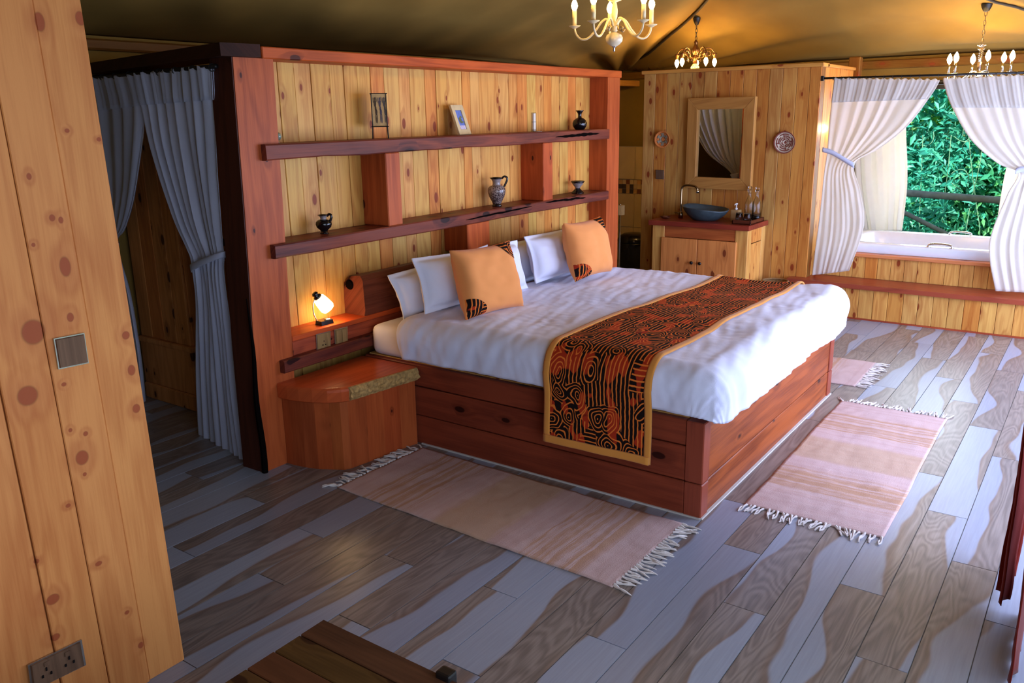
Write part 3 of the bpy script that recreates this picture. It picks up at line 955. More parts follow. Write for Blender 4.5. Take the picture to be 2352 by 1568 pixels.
segs = [(0, 2), (2, 3), (3, 4), (4, 6)] + [(6 + 2 * k, 8 + 2 * k) for k in range(4)]
r4 = random.Random(4)
for (a, b) in segs:
    b = min(b, len(body) - 1)
    pin = body[a:b + 1]
    inn = [(x + (.02 if x < .24 else 0), min(y + .02, -.002)) for x, y in pin]
    mk('board', prism(B(), pin + inn[::-1], 0, .347), REDZ, ns, color=tuple(c * r4.uniform(.8, 1.02) for c in (1, .98, .95)))
mk('back_panel', prism(B(), [(.13, -.01), (.66, -.01), (.66, -.002), (.13, -.002)], 0, .345), REDZ, ns)
st(mk('baseboard_back', box(B(), .20, .67, .125, .153, .0, .06), PINEX))

# table lamp on the ledge
P = Vector((.378, .062, .628)); k = .0016
P = aty(745, 748, .062); P.z = .628
s = mpp(P)
tl = empty('table_lamp', P, 'small lit bedside lamp with a crackled glass shade on the ledge', 'lamp')
bm = B(); prism(bm, [(P.x - .042, P.y - .03), (P.x + .036, P.y - .034), (P.x + .042, P.y - .02), (P.x + .042, P.y + .03), (P.x - .03, P.y + .034), (P.x - .042, P.y + .02)], .628, .650,
            [(P.x - .04, P.y - .026), (P.x + .033, P.y - .03), (P.x + .038, P.y - .018), (P.x + .036, P.y + .026), (P.x - .03, P.y + .03), (P.x - .038, P.y + .018)])
mk('base', bm, BLACKP, tl)
mk('switch', box(B(), P.x - .004, P.x + .026, P.y - .022, P.y - .002, .648, .656, .003), SILVER, tl)
neck = catmull([(P.x - .034, P.y + .012, .648), (P.x - .052, P.y + .014, .69), (P.x - .05, P.y + .014, .74), (P.x - .03, P.y + .012, .775)], 14)
mk('arm', tube(B(), neck, .0032, 8), CHROME, tl, smooth=True)
ax = Vector((.55, -.25, -.8)).normalized()
Mx = Matrix.Translation((P.x - .03, P.y + .012, .783)) @ ax.to_track_quat('Z', 'Y').to_matrix().to_4x4()
mk('cap', lathe(B(), [(0, -.016), (.012, -.015), (.018, -.006), (.012, 0), (.021, .008), (.023, .018), (0, .02)], (0, 0, 0), 14, M=Mx), BLACKP, tl, smooth=True)
prof = [(.020, .016), (.030, .022), (.034, .04), (.037, .07), (.038, .09), (.033, .101), (.029, .098)]
mk('lamp_shade', lathe(B(), prof, (0, 0, 0), 22, tilt=lambda p: .002 * mn.noise(p * 120), M=Mx), LAMPGL, tl, smooth=True)
add_light('lamp_bulb_light', 'POINT', Mx @ Vector((0, 0, .115)), 1.5, (1.0, .60, .26), radius=.03)


def plate(name, corners, label, mat, rim=SILVER, depth=.009, normal=Vector((0, -1, 0)), extras=()):
    """wall plate from its four corners (tl, tr, br, bl) on the wall"""
    c = [Vector(p) for p in corners]; mid = sum(c, Vector()) / 4
    e = empty(name, mid, label, 'switch' if 'switch' in name else 'socket')
    big = [mid + (p - mid) * 1.04 for p in c]
    bm = B(); hexa(bm, [p + normal * .0015 for p in big], [p + normal * (depth * .55) for p in big]); mk('rim', bm, rim, e)
    ins = [mid + (p - mid) * .97 for p in c]
    bm = B(); hexa(bm, [p + normal * (depth * .5) for p in ins], [p + normal * depth for p in [mid + (q - mid) * .93 for q in c]]); mk('face_plate', bm, mat, e)
    rx = (c[1] - c[0]); dz = (c[3] - c[0])
    for (nm, fx, fy, wx, wy, mt) in extras:
        q = c[0] + rx * fx + dz * fy
        a, b = rx * (wx / 2), dz * (wy / 2)
        sq = [q - a - b, q + a - b, q + a + b, q - a + b]
        bm = B(); hexa(bm, [p + normal * (depth * .9) for p in sq], [p + normal * (depth + .0025) for p in sq]); mk(nm, bm, mt, e)
    return e


def ypl(pts, y): return [aty(u, v, y) for u, v in pts]


plate('wall_socket', ypl([(725, 768), (757, 760), (758, 796), (727, 805)], -.0005), 'bronze socket plate under the bedside lamp', PLATE,
      extras=[('pin_hole', .38, .72, .07, .06, BLACKP), ('pin_hole', .58, .72, .07, .06, BLACKP), ('pin_hole', .48, .50, .05, .09, PLATED)])
plate('light_switch', ypl([(767, 757), (796, 750), (797, 786), (769, 793)], -.0005), 'bronze two-gang switch plate right of the bedside socket', PLATE,
      extras=[('rocker', .27, .5, .40, .82, PLATE), ('rocker', .73, .5, .40, .82, PLATE)])
plate('light_switch', ypl([(122, 778), (190, 765), (200, 832), (133, 846)], LW_Y - .004), 'dark wood-grain blank switch plate at hand height on the near pine wall', PLATED, depth=.011)
plate('double_socket', ypl([(64, 1526), (183, 1469), (193, 1525), (72, 1584)], LW_Y - .004), 'dark wood-grain double socket low on the near pine wall', PLATED, depth=.011,
      extras=[('rocker', .30, .2, .10, .16, PLATED), ('rocker', .70, .2, .10, .16, PLATED)] + [('pin_hole', fx, fy, .035, .10, BLACKP) for fx in (.2, .36, .64, .8) for fy in (.62,)] + [('pin_hole', fx, .4, .03, .13, BLACKP) for fx in (.28, .72)])

# ================================================================ ON THE SHELVES
def base_on(u, z, y=.06, v=400):
    p = aty(u, v, y); p.z = z; return p


def jug(name, P, H, W, mats, label, handle=True, prof=None, cat='jug', n=26, spout=True):
    """thrown pot: profile fractions of (half width, height)"""
    e = empty(name, P, label, cat)
    lo = [(r * W / 2, z * H) for r, z in prof['foot']]; bo = [(r * W / 2, z * H) for r, z in prof['body']]; ne = [(r * W / 2, z * H) for r, z in prof['neck']]
    mk('foot', lathe(B(), lo, P, n), mats[0], e, smooth=True)
    mk('body', lathe(B(), bo, P, n), mats[1], e, smooth=True)
    mk('neck', lathe(B(), ne, P, n), mats[2], e, smooth=True)
    if 'rim' in prof:
        mk('rim', lathe(B(), [(r * W / 2, z * H) for r, z in prof['rim']], P, n, sx=1.0), mats[0], e, smooth=True)
    if handle:
        hd = (RGT - RGT.z * Vector((0, 0, 1))).normalized()
        pts = [P + hd * (a * W / 2) + Vector((0, 0, b * H)) for a, b in prof['handle']]
        mk('handle', tube(B(), catmull(pts, 18), .0065, 8), mats[0], e, smooth=True)
    return e


pj = dict(foot=[(0, 0), (.52, 0), (.54, .04), (.44, .08), (.40, .13)], body=[(.40, .13), (.55, .22), (.88, .34), (1.0, .5), (.95, .62), (.74, .71), (.42, .76)],
          neck=[(.42, .76), (.36, .80), (.40, .88), (.55, .96)], rim=[(.55, .95), (.66, .975), (.70, 1.0), (.60, 1.0), (.5, .96), (.34, .86), (.34, .78)],
          handle=[(.45, .93), (.72, 1.02), (.96, .98), (1.0, .86), (.86, .70), (.80, .62)])
P = base_on(735, S2, .07); s = mpp(P)
jug('small_jug', P, 43 * s, 37 * s, (GLAZEB, GLAZEB, GLAZEG), 'small black glazed jug with a grey neck on the lower shelf', prof=pj)
pj2 = dict(foot=[(0, 0), (.52, 0), (.55, .03), (.48, .06), (.46, .09)], body=[(.46, .09), (.58, .17), (.86, .33), (1.0, .50), (.96, .61), (.78, .68), (.46, .715)],
           neck=[(.46, .715), (.42, .76), (.44, .84), (.62, .93)], rim=[(.62, .92), (.74, .95), (.78, .97), (.66, .965), (.52, .92), (.4, .82), (.4, .74)],
           handle=[(.6, .93), (.85, 1.0), (1.15, .97), (1.18, .88), (1.0, .76), (.84, .66)])
P = base_on(1140, S2, .06); s = mpp(P)
jug('tall_jug', P, 67 * s, 41 * s, (GLAZEB, SALT, GLAZEG), 'tall speckled brown and grey jug in the middle of the lower shelf', prof=pj2)
P = base_on(1327, S2, .06); s = mpp(P)
gb = empty('goblet', P, 'small grey stoneware goblet at the far end of the lower shelf', 'goblet')
H = 28 * s; W = 32 * s
mk('foot', lathe(B(), [(0, 0), (.46 * W, 0), (.44 * W, .08 * H), (.26 * W, .3 * H), (.16 * W, .42 * H)], P, 22), GLAZEB, gb, smooth=True)
mk('bowl', lathe(B(), [(.16 * W, .42 * H), (.24 * W, .56 * H), (.36 * W, .72 * H), (.42 * W, .84 * H)], P, 22), GLAZEG, gb, smooth=True)
mk('rim', lathe(B(), [(.42 * W, .84 * H), (.50 * W, .97 * H), (.47 * W, 1.0 * H), (.36 * W, .86 * H), (.2 * W, .6 * H), (0, .55 * H)], P, 22), GLAZEB, gb, smooth=True)
P = base_on(1331, S1, .06); s = mpp(P)
fk = empty('round_flask', P, 'round black glazed flask with a flared neck on the upper shelf', 'vase')
H = 43 * s; W = 33 * s
mk('body', lathe(B(), [(0, 0), (.28 * W, 0), (.36 * W, .05 * H), (.48 * W, .2 * H), (.50 * W, .34 * H), (.44 * W, .48 * H), (.28 * W, .58 * H), (.15 * W, .62 * H)], P, 26), GLAZEB, fk, smooth=True)
mk('neck', lathe(B(), [(.15 * W, .61 * H), (.12 * W, .7 * H), (.13 * W, .82 * H), (.2 * W, .92 * H), (.29 * W, .98 * H), (.27 * W, 1.0 * H), (.12 * W, .9 * H), (.09 * W, .7 * H)], P, 26), GLAZEB, fk, smooth=True)
# white candle tube in a wire holder
P = base_on(1227, S1, .05); s = mpp(P)
ch = empty('candle_holder', P, 'slim white candle tube in a wire holder on the upper shelf', 'candle holder')
mk('candle_tube', lathe(B(), [(0, .006), (4.6 * s, .006), (4.6 * s, 41 * s), (3.4 * s, 41 * s), (3.2 * s, 36 * s), (0, 36 * s)], P, 16), plain('candle_white', (222, 214, 198), .6, var=.06), ch, smooth=False)
bm = B()
for zz in (42 * s, 22 * s, .012): tube(bm, [P + Vector((5.4 * s * math.cos(a), 5.4 * s * math.sin(a), zz)) for a in [2 * PI * q / 16 for q in range(16)]], .0012, 6, True)
for q in range(4):
    a = 2 * PI * q / 4 + .4; tube(bm, [P + Vector((5.6 * s * math.cos(a), 5.6 * s * math.sin(a), zz)) for zz in (0, 42 * s)], .0011, 6)
mk('wire_frame', bm, BLACKM, ch)
mk('saucer', lathe(B(), [(0, 0), (.030, 0), (.034, .004), (0, .004)], P + Vector((.012, -.02, 0)), 18), CREAMW, ch)
# glass ball tucked by the post
P = base_on(643, S1, .075); s = mpp(P)
gbw = empty('glass_bauble', P, 'small grey-green glass votive at the near end of the upper shelf', 'ornament')
mk('bowl', lathe(B(), [(0, .008), (.006, .010), (.018, .018), (.023, .030), (.019, .042), (.013, .048), (.010, .044), (.016, .030), (0, .014)], P, 18), plain('green_glass', (124, 136, 118), .1), gbw, smooth=True)
mk('foot', lathe(B(), [(0, 0), (.012, 0), (.011, .004), (.005, .009), (0, .009)], P, 14), GLAZEG, gbw, smooth=True)
# paper lantern on wire legs
P = base_on(879, S1, .06); s = mpp(P)
lt = empty('paper_lantern', P, 'square paper lantern with dark dancing figures on wire legs, upper shelf', 'lantern')
hw = 16 * s; z0, z1 = S1 + 27 * s, S1 + 99 * s
rot = -.78
def lp(a, b, z): return Vector((P.x + (a * math.cos(rot) - b * math.sin(rot)), P.y + (a * math.sin(rot) + b * math.cos(rot)), z))
bm = B(); prism(bm, [lp(-hw, -hw, 0).xy, lp(hw, -hw, 0).xy, lp(hw, hw, 0).xy, lp(-hw, hw, 0).xy], z0 + .002, z1 - .002)
mk('paper_shade', bm, plain('lantern_paper', (214, 174, 112), .8, var=.2, nscale=30), lt)
bm = B(); cs = [(-hw, -hw), (hw, -hw), (hw, hw), (-hw, hw)]
for a, b in cs: tube(bm, [lp(a * 1.12, b * 1.12, S1), lp(a * 1.03, b * 1.03, z0), lp(a * 1.03, b * 1.03, z1)], .0024, 6)
for zz in (z0, z1):
    for (a, b), (c, d) in zip(cs, cs[1:] + cs[:1]): tube(bm, [lp(a * 1.15, b * 1.15, zz), lp(c * 1.15, d * 1.15, zz)], .0026, 6)
mk('wire_frame', bm, BLACKM, lt)
for fx, col in ((-.55, (78, 58, 36)), (.1, (84, 74, 84)), (.72, (86, 78, 70))):
    bm = B(); yo = -hw * 1.012
    c0 = fx * hw
    for (dx, zc, rx, rz) in ((0, .84, .10, .05), (.0, .70, .17, .11), (.06, .55, .12, .08), (.12, .44, .16, .10), (.05, .25, .07, .14), (.22, .24, .07, .15), (-.22, .80, .05, .09), (.2, .82, .05, .09)):
        cx = c0 + dx * hw; cz = z0 + (z1 - z0) * zc
        vs_ = [bm.verts.new(lp(cx + rx * hw * math.cos(t), yo, cz + rz * (z1 - z0) * math.sin(t))) for t in [2 * PI * q / 10 for q in range(10)]]
        bm.faces.new(vs_)
    solid(mk('printed_figure', bm, plain('figure_ink', col, .8), lt), .0008)
# picture frame leaning on the boards
pf0 = aty(1058, 306, .03); pf0.z = S1
s = mpp(pf0)
pfr = empty('picture_frame', pf0, 'small cream picture frame with a blue flower painting, leaning on the upper shelf', 'picture frame')
Wf, Hf = 44 * s / .82, 70 * s
pm = Matrix.Translation(pf0 + Vector((Wf / 2, .028, 0))) @ Matrix.Rotation(R_(8), 4, 'Z') @ Matrix.Rotation(R_(-19), 4, 'X') @ Matrix.Rotation(R_(0), 4, 'Y')


def pbox(nm, x0, x1, z0, z1, ya, yb, mat, parent, **kw):
    bm = box(B(), x0, x1, ya, yb, z0, z1, .0012); bmesh.ops.transform(bm, matrix=pm, verts=bm.verts); return mk(nm, bm, mat, parent, **kw)


b_ = .30 * Wf
for q in ((-Wf / 2, -Wf / 2 + b_ * .8, 0, Hf), (Wf / 2 - b_ * .8, Wf / 2, 0, Hf)): pbox('frame_side', *q, -.012, .004, MATBD, pfr)
for q in ((-Wf / 2 + b_ * .8, Wf / 2 - b_ * .8, 0, b_ * .75), (-Wf / 2 + b_ * .8, Wf / 2 - b_ * .8, Hf - b_ * .75, Hf)): pbox('frame_rail', *q, -.012, .004, MATBD, pfr)
pic = pbox('picture', -Wf / 2 + b_ * .8, Wf / 2 - b_ * .8, b_ * .75, Hf - b_ * .75, -.006, .0, plain('painted_blue', (104, 128, 200), .6, var=.3, nscale=50), pfr)
pw = Wf / 2 - b_ * .8; ph0 = b_ * .75; ph = Hf - 1.5 * b_
pbox('painted_cloth', -pw * .7, pw, ph0, ph0 + ph * .22, -.0068, -.005, plain('painted_white', (206, 196, 220), .6, var=.3, nscale=200), pic)
bm = B()
rq = random.Random(2)
for k in range(26):
    t = rq.uniform(0, 1); cx = rq.gauss(.05, .30) * pw * (1.1 - t * .5); cz = ph0 + ph * (.24 + .42 * t); r_ = pw * rq.uniform(.10, .2)
    vs_ = [bm.verts.new(pm @ Vector((cx + r_ * math.cos(a) * .7, -.0072 - k * .00002, cz + r_ * math.sin(a)))) for a in [2 * PI * q / 7 for q in range(7)]]
    bm.faces.new(vs_)
stuff(mk('painted_bouquet', bm, plain('painted_leaves', (112, 122, 66), .6, var=.6, nscale=300), pic))

# ================================================================ RUGS
def rug(P, wx, ly, rot, label, seed, fringe_axis='y', n=30, visible_ends=(0, 1)):
    """flat-woven rug; its length lies on fringe_axis and tassels hang off the two short ends"""
    e = empty('rug', (P[0], P[1], 0), label, 'rug', 'pink fringed cotton rugs round the bed')
    M = Matrix.Translation((P[0], P[1], 0)) @ Matrix.Rotation(rot, 4, 'Z')
    f = lambda s, t: M @ Vector(((s - .5) * wx + .006 * mn.noise((t * 4, seed, s * 2)), (t - .5) * ly + .006 * mn.noise((s * 5, seed + 2, t)), .0055 + .0035 * mn.noise((s * 4 + seed, t * 9, 3)) + .0025 * mn.noise((s * 13, t * 31 + seed, 7)) + .008 * max(0, mn.noise((s * 2.2, t * 3.3, seed + 9)) - .35)))
    bm = B(); grid(bm, 40, 100, f, lambda s, t: ((s - .5) * wx + seed, (t - .5) * ly))
    c = solid(mk('woven_field', bm, RUG, e, smooth=True), .005, 1)
    rg = random.Random(int(seed * 10) + 1)
    protos = []
    for k in range(5):
        bm = B(); L = rg.uniform(.068, .092)
        for q in range(2):
            ph = rg.uniform(0, 6); am = .006
            tube(bm, [(.002 * q + am * math.sin(ph + z * 4) * z, .0, 0) if False else (.003 * q + am * math.sin(ph + 4 * z) * z, -L * z, .006 + .003 * math.sin(ph + 7 * z) - .002 * z) for z in [i / 7 for i in range(8)]],
                 [.0042, .0045, .0036, .0038, .004, .0034, .003, .0016], 5)
        protos.append(bm)
    meshes = []
    for bm in protos:
        me = bpy.data.meshes.new('tassel'); bm.to_mesh(me); bm.free(); me.materials.append(FRINGE); meshes.append(me)
    for end in visible_ends:
        for k in range(n):
            s_ = (k + .5) / n + rg.uniform(-.006, .006)
            q = f(min(max(s_, 0.01), .99), 0 if end == 0 else 1)
            o = bpy.data.objects.new('tassel', rg.choice(meshes)); link(o)
            mw = Matrix.Translation((q.x, q.y, 0)) @ Matrix.Rotation(rot + (0 if end == 0 else PI) + rg.gauss(0, .30), 4, 'Z') @ Matrix.Scale(rg.uniform(.8, 1.15), 4)
            o.parent = e; o.matrix_parent_inverse = WM[e].inverted(); o.matrix_basis = mw; WM[o] = mw
    return e


rug((.318, -1.165), .585, 1.46, R_(-1.5), 'pink striped rug along the lamp side of the bed, running to the nightstand', 1.3, n=28)
rug((1.715, -2.322), .565, 1.60, R_(-89.5), 'pink striped rug lying across the foot of the bed', 4.6, n=29)
rug((3.12, -1.27), .59, 1.52, R_(1.0), 'pink rug half hidden beyond the far side of the bed', 7.9, n=32)

# ================================================================ STORAGE TRUNK in the foreground
TZ = .42
tk = empty('storage_trunk', (-1.58, -2.2, 0), 'dark brown plank-topped trunk with black iron fittings in the foreground', 'trunk')
tj = [-1.133, -1.212, -1.292, -1.372, -1.46, -1.55, -1.64, -1.73, -1.82, -1.92, -2.02]
rk = random.Random(9)
for a, b in zip(tj, tj[1:]):
    mk('lid_board', box(B(), b + .0015, a - .0015, -2.62, -1.676, TZ - .022 + .0, TZ + rk.uniform(-.001, .001), .002), TRUNKW, tk, color=tuple(c * rk.uniform(.8, 1.1) for c in (1, 1, 1)))
bm = B(); box(bm, -2.0, -1.15, -2.60, -1.695, .06, TZ - .024, .004); mk('body', bm, TRUNKW, tk)
for (fx, fy) in ((-1.98, -1.71), (-1.17, -1.71), (-1.98, -2.58), (-1.17, -2.58)):
    mk('foot', box(B(), fx - .03, fx + .03, fy - .03, fy + .03, 0, .065, .004), TRUNKW, tk)
mk('latch', box(B(), -1.150, -1.118, -2.100, -2.060, TZ - .05, TZ + .016, .006, 2), BLACKM, tk, label='black iron latch')
mk('strap_hinge', box(B(), -1.55, -1.39, -1.835, -1.79, TZ, TZ + .012, .004), BLACKM, tk, label='black iron strap')

# ================================================================ CURTAINS
def curtain(name, Lp, Rp, plane, pleats, amp, mat, label, nrm, rows=70, head=None, headmat=None, tie=None, flare=1.0, seed=0, group=None, cat='curtain', sharp=0.0, hem=True):
    """cloth between two edge curves, gathered into pleats along the plane's normal"""
    L = catmull([plane(*p) for p in Lp], rows + 1); Rr = catmull([plane(*p) for p in Rp], rows + 1)
    cols = pleats * 9; wtop = (L[0] - Rr[0]).length
    rnd_ = random.Random(seed); fq = [rnd_.uniform(.75, 1.25) for _ in range(pleats + 1)]
    ks = [0]
    for q in fq[:pleats]: ks.append(ks[-1] + q)
    ks = [q / ks[-1] for q in ks]

    def f(i, j, off=0.0, am=1.0, extra=1):
        t = i / cols; a, b = L[j], Rr[j]
        w = (a - b).length
        k = 0
        while k < pleats - 1 and ks[k + 1] < t: k += 1
        ph = (k + (t - ks[k]) / (ks[k + 1] - ks[k])) * 2 * PI
        A = amp * am * (.45 + .55 * min(1.3, w / wtop)) * (.8 + 1.1 * mn.noise((t * 4.3, seed, j / rows * 1.6)))
        s_ = math.sin(ph * extra + .5 * math.sin(j / rows * 3 + t * 5))
        p = a.lerp(b, t)
        lat = (b - a).normalized() * (.35 * A * math.sin(2 * ph))
        return p + nrm * (A * s_ + off) + lat + nrm * (.010 * mn.noise((t * 5, j / rows * 6, seed + 2)))
    bm = B(); vv = [[bm.verts.new(f(i, j)) for i in range(cols + 1)] for j in range(rows + 1)]
    for j in range(rows):
        for i in range(cols): bm.faces.new((vv[j][i], vv[j][i + 1], vv[j + 1][i + 1], vv[j + 1][i]))
    e = empty(name, tuple((L[-1] + Rr[-1]) / 2), label, cat, group)
    c = solid(mk('drape', bm, mat, e, smooth=True), .0025)
    if head:
        bm = B(); hr = max(2, int(rows * head)); hv = []
        up = Vector((0, 0, .012))
        for j in range(-1, hr + 1):
            jj = max(j, 0)
            hv.append([bm.verts.new(f(i, jj, .006, .75, 1) + nrm * (.004 * math.sin(i * 2.1)) + (up if j < 0 else Vector()) + (Vector((0, 0, .006 * math.sin(i * 1.3))) if j < 0 else Vector())) for i in range(cols + 1)])
        for j in range(len(hv) - 1):
            for i in range(cols): bm.faces.new((hv[j][i], hv[j][i + 1], hv[j + 1][i + 1], hv[j + 1][i]))
        solid(mk('heading', bm, headmat or mat, e, smooth=True, label='gathered heading'), .0025)
    if tie:
        ja, jb, drop = tie
        bm = B(); tv = []
        ring = 30
        for r_ in range(7):
            t_ = r_ / 6; rowv = []
            for q in range(ring):
                an = 2 * PI * q / ring
                cx = .5 + .54 * math.cos(an)
                j = ja + (jb - ja) * t_
                j0 = int(j); a = L[j0].lerp(L[min(j0 + 1, rows)], j - j0); b = Rr[j0].lerp(Rr[min(j0 + 1, rows)], j - j0)
                p = a.lerp(b, cx) + nrm * ((amp * .9 + .018 + .004 * math.sin(t_ * PI)) * math.sin(an)) + Vector((0, 0, drop * (.5 - cx)))
                rowv.append(bm.verts.new(p))
            tv.append(rowv)
        for r_ in range(6):
            for q in range(ring): bm.faces.new((tv[r_][q], tv[r_][(q + 1) % ring], tv[r_ + 1][(q + 1) % ring], tv[r_ + 1][q]))
        solid(mk('tieback', bm, mat, e, smooth=True, label='cloth tieback'), .005)
    return e


def dplane(u, v):
    n_ = Vector((cA, -sA, 0)); d = ray(u, v); q = Vector((0, .10, 0))
    return CAM + d * (n_.dot(q - CAM) / n_.dot(d))


dn = Vector((-cA, sA, 0))
curtain('doorway_curtain', [(313, 176), (328, 250), (350, 345), (396, 490), (430, 565), (441, 596), (446, 635), (449, 720), (452, 880), (460, 1058)],
        [(487, 158), (491, 240), (498, 370), (507, 500), (512, 566), (515, 590), (514, 628), (528, 740), (548, 900), (572, 1066)],
        dplane, 8, .017, VOILE, 'white tied curtain beside the red post at the dressing-room doorway', dn, head=.10, tie=(39, 43, -.05), seed=3, group='white curtains at the dressing-room doorway')
curtain('doorway_curtain', [(150, 190), (160, 260), (180, 350), (205, 450), (222, 530), (226, 552), (222, 590), (228, 680), (236, 800), (246, 925)],
        [(311, 178), (327, 240), (322, 340), (306, 450), (283, 525), (266, 552), (272, 590), (296, 680), (318, 800), (331, 925)],
        dplane, 7, .017, VOILE, 'white tied curtain half hidden behind the near pine wall', dn, head=.12, tie=(38, 42, .05), seed=5, group='white curtains at the dressing-room doorway')
rd = empty('curtain_rod', dplane(350, 172), 'dark curtain rod under the beam over the dressing-room doorway', 'curtain rod')
a, b = dplane(120, 186), dplane(497, 152)
mk('rod', tube(B(), [a - dn * .0, b], .010, 8), BLACKM, rd, smooth=True)
for k in range(9):
    q = a.lerp(b, .30 + .68 * k / 8); mk('ring', tube(B(), [q + Vector((dn.x * .016 * math.cos(t), dn.y * .016 * math.cos(t), .016 * math.sin(t) - .004)) for t in [2 * PI * i / 10 for i in range(10)]], .0025, 5, True), BLACKM, rd)

CXB = 4.74
bplane = lambda u, v: atx(u, v, CXB)
bn = Vector((-1, 0, 0))
curtain('bath_curtain', [(1916, 183), (1910, 230), (1904, 290), (1900, 345), (1893, 400), (1884, 480), (1874, 560), (1865, 632)],
        [(2158, 186), (2134, 225), (2085, 290), (2020, 345), (1966, 376), (1974, 430), (1983, 500), (1972, 575), (1930, 634)][:1] + [(2136, 222), (2084, 290), (2018, 342), (1963, 377), (1976, 440), (1984, 520), (1950, 622)],
        bplane, 8, .0065, VOILE2, 'white tied bath curtain next to the vanity wall', bn, head=.16, headmat=VOILE2, seed=8, group='white curtains before the bath')
e_ = curtain('bath_curtain', [(2166, 184), (2184, 240), (2228, 318), (2290, 374), (2338, 398), (2312, 450), (2272, 560), (2286, 668)],
             [(2420, 172), (2424, 240), (2424, 318), (2424, 372), (2400, 398), (2424, 460), (2430, 570), (2434, 676)],
             bplane, 8, .0065, VOILE2, 'white tied bath curtain on the side away from the vanity wall', bn, head=.16, headmat=VOILE2, seed=12, group='white curtains before the bath')
# tieback cord of the first bath curtain runs to a hook on the wall
for nm, pts in (('tieback', [(1892, 343), (1915, 350), (1942, 366), (1965, 380)]), ):
    root = [o for o in S.objects if o.name == 'bath_curtain'][0]
    P0 = [bplane(*p) + bn * .035 for p in pts]
    bm = B(); q = catmull(P0, 14); rows_ = []
    for p in q: rows_.append([bm.verts.new(p + Vector((0, 0, .018))), bm.verts.new(p + bn * .01), bm.verts.new(p - Vector((0, 0, .018)))])
    for r_, t_ in zip(rows_, rows_[1:]):
        for k in (0, 1): bm.faces.new((r_[k], r_[k + 1], t_[k + 1], t_[k]))
    solid(mk(nm, bm, VOILE, root, smooth=True, label='cloth tieback'), .006)
P0 = [bplane(u, v) + bn * .04 for u, v in ((2334, 392), (2352, 388), (2400, 392), (2424, 385))]
bm = B(); q = catmull(P0, 12); rows_ = []
for p in q: rows_.append([bm.verts.new(p + Vector((0, 0, .02))), bm.verts.new(p + bn * .01), bm.verts.new(p - Vector((0, 0, .02)))])
for r_, t_ in zip(rows_, rows_[1:]):
    for k in (0, 1): bm.faces.new((r_[k], r_[k + 1], t_[k + 1], t_[k]))
solid(mk('tieback', bm, VOILE, e_, smooth=True, label='cloth tieback'), .006)
rd = empty('curtain_rod', bplane(2100, 176), 'thin dark curtain rod above the bath step', 'curtain rod')
a, b = bplane(1890, 180), bplane(2440, 164)
mk('rod', tube(B(), [a, b], .0085, 8), BLACKM, rd, smooth=True)
mk('bracket', box(B(), CXB - .012, CXB + .012, a.y - .01, a.y + .035, a.z - .02, a.z + .02, .003), BLACKM, rd)
for k in range(24):
    q = a.lerp(b, .05 + .9 * k / 23); mk('ring', tube(B(), [q + Vector((.013 * math.cos(t), 0, .013 * math.sin(t) - .003)) for t in [2 * PI * i / 8 for i in range(8)]], .0022, 5, True), BLACKM, rd)
# straight curtains at the window behind the bath
wplane = lambda u, v: atx(u, v, 6.2)
curtain('window_curtain', [(1960, 196), (1962, 300), (1966, 420), (1984, 532)], [(2078, 200), (2081, 300), (2084, 420), (2072, 530)], wplane, 5, .016, VOILE2, 'straight white curtain at the bath window, next to the vanity side', bn, rows=40, seed=14, group='straight curtains at the bath window')
curtain('window_curtain', [(2352, 200), (2336, 300), (2306, 410), (2285, 545)], [(2450, 200), (2450, 300), (2450, 410), (2450, 548)], wplane, 5, .016, VOILE2, 'straight white curtain behind the bath curtain farthest from the vanity', bn, rows=40, seed=15, group='straight curtains at the bath window')
rd = empty('curtain_rod', (6.2, -2.1, 1.86), 'curtain rod over the bath window outside the tied curtains', 'curtain rod')
mk('rod', tube(B(), [(6.2, -1.18, 1.862), (6.2, -3.2, 1.862)], .009, 8), BLACKM, rd, smooth=True)
for yy in (-1.25, -3.1): mk('bracket', box(B(), 6.2, 6.45, yy - .008, yy + .008, 1.852, 1.872, .002), BLACKM, rd)
# curtain hung behind the far end of the headboard, seen only in the mirror
Q = lambda y, z: Vector((3.40, y, z))
curtain('passage_curtain', [(.22, 1.9), (.22, 1.5), (.23, 1.2), (.24, 1.02), (.23, .8), (.22, .05)], [(1.05, 1.9), (.92, 1.6), (.66, 1.25), (.33, 1.02), (.38, .8), (.42, .05)], Q, 8, .03, VOILE, 'white tied curtain behind the headboard partition, seen in the mirror', Vector((1, 0, 0)), rows=50, head=.08, tie=(29, 32, .03), seed=22)
rd = empty('curtain_rod', (3.4, .9, 1.91), 'curtain rod across the passage behind the headboard partition', 'curtain rod')
mk('rod', tube(B(), [(3.40, .19, 1.905), (3.40, 1.62, 1.905)], .009, 8), BLACKM, rd, smooth=True)
# red curtains of the tent entrance
Q = lambda x, z: Vector((x, -3.052, z))
curtain('red_curtain', [(1.05, 2.05), (.86, 1.2), (.64, .5), (.545, .055)], [(1.5, 2.05), (1.25, 1.2), (.98, .5), (.92, .055)], Q, 4, .02, REDCL, 'red entrance curtain ending just above the floor', Vector((0, 1, 0)), rows=40, seed=31)
Q = lambda x, z: Vector((x, -3.118, z))
curtain('red_curtain', [(.50, 2.05), (.34, 1.2), (.20, .5), (.175, .01)], [(1.1, 2.05), (.8, 1.2), (.66, .5), (.62, .01)], Q, 4, .02, REDCL, 'dark red entrance curtain reaching the floor, nearer than the other', Vector((0, 1, 0)), rows=40, seed=33)

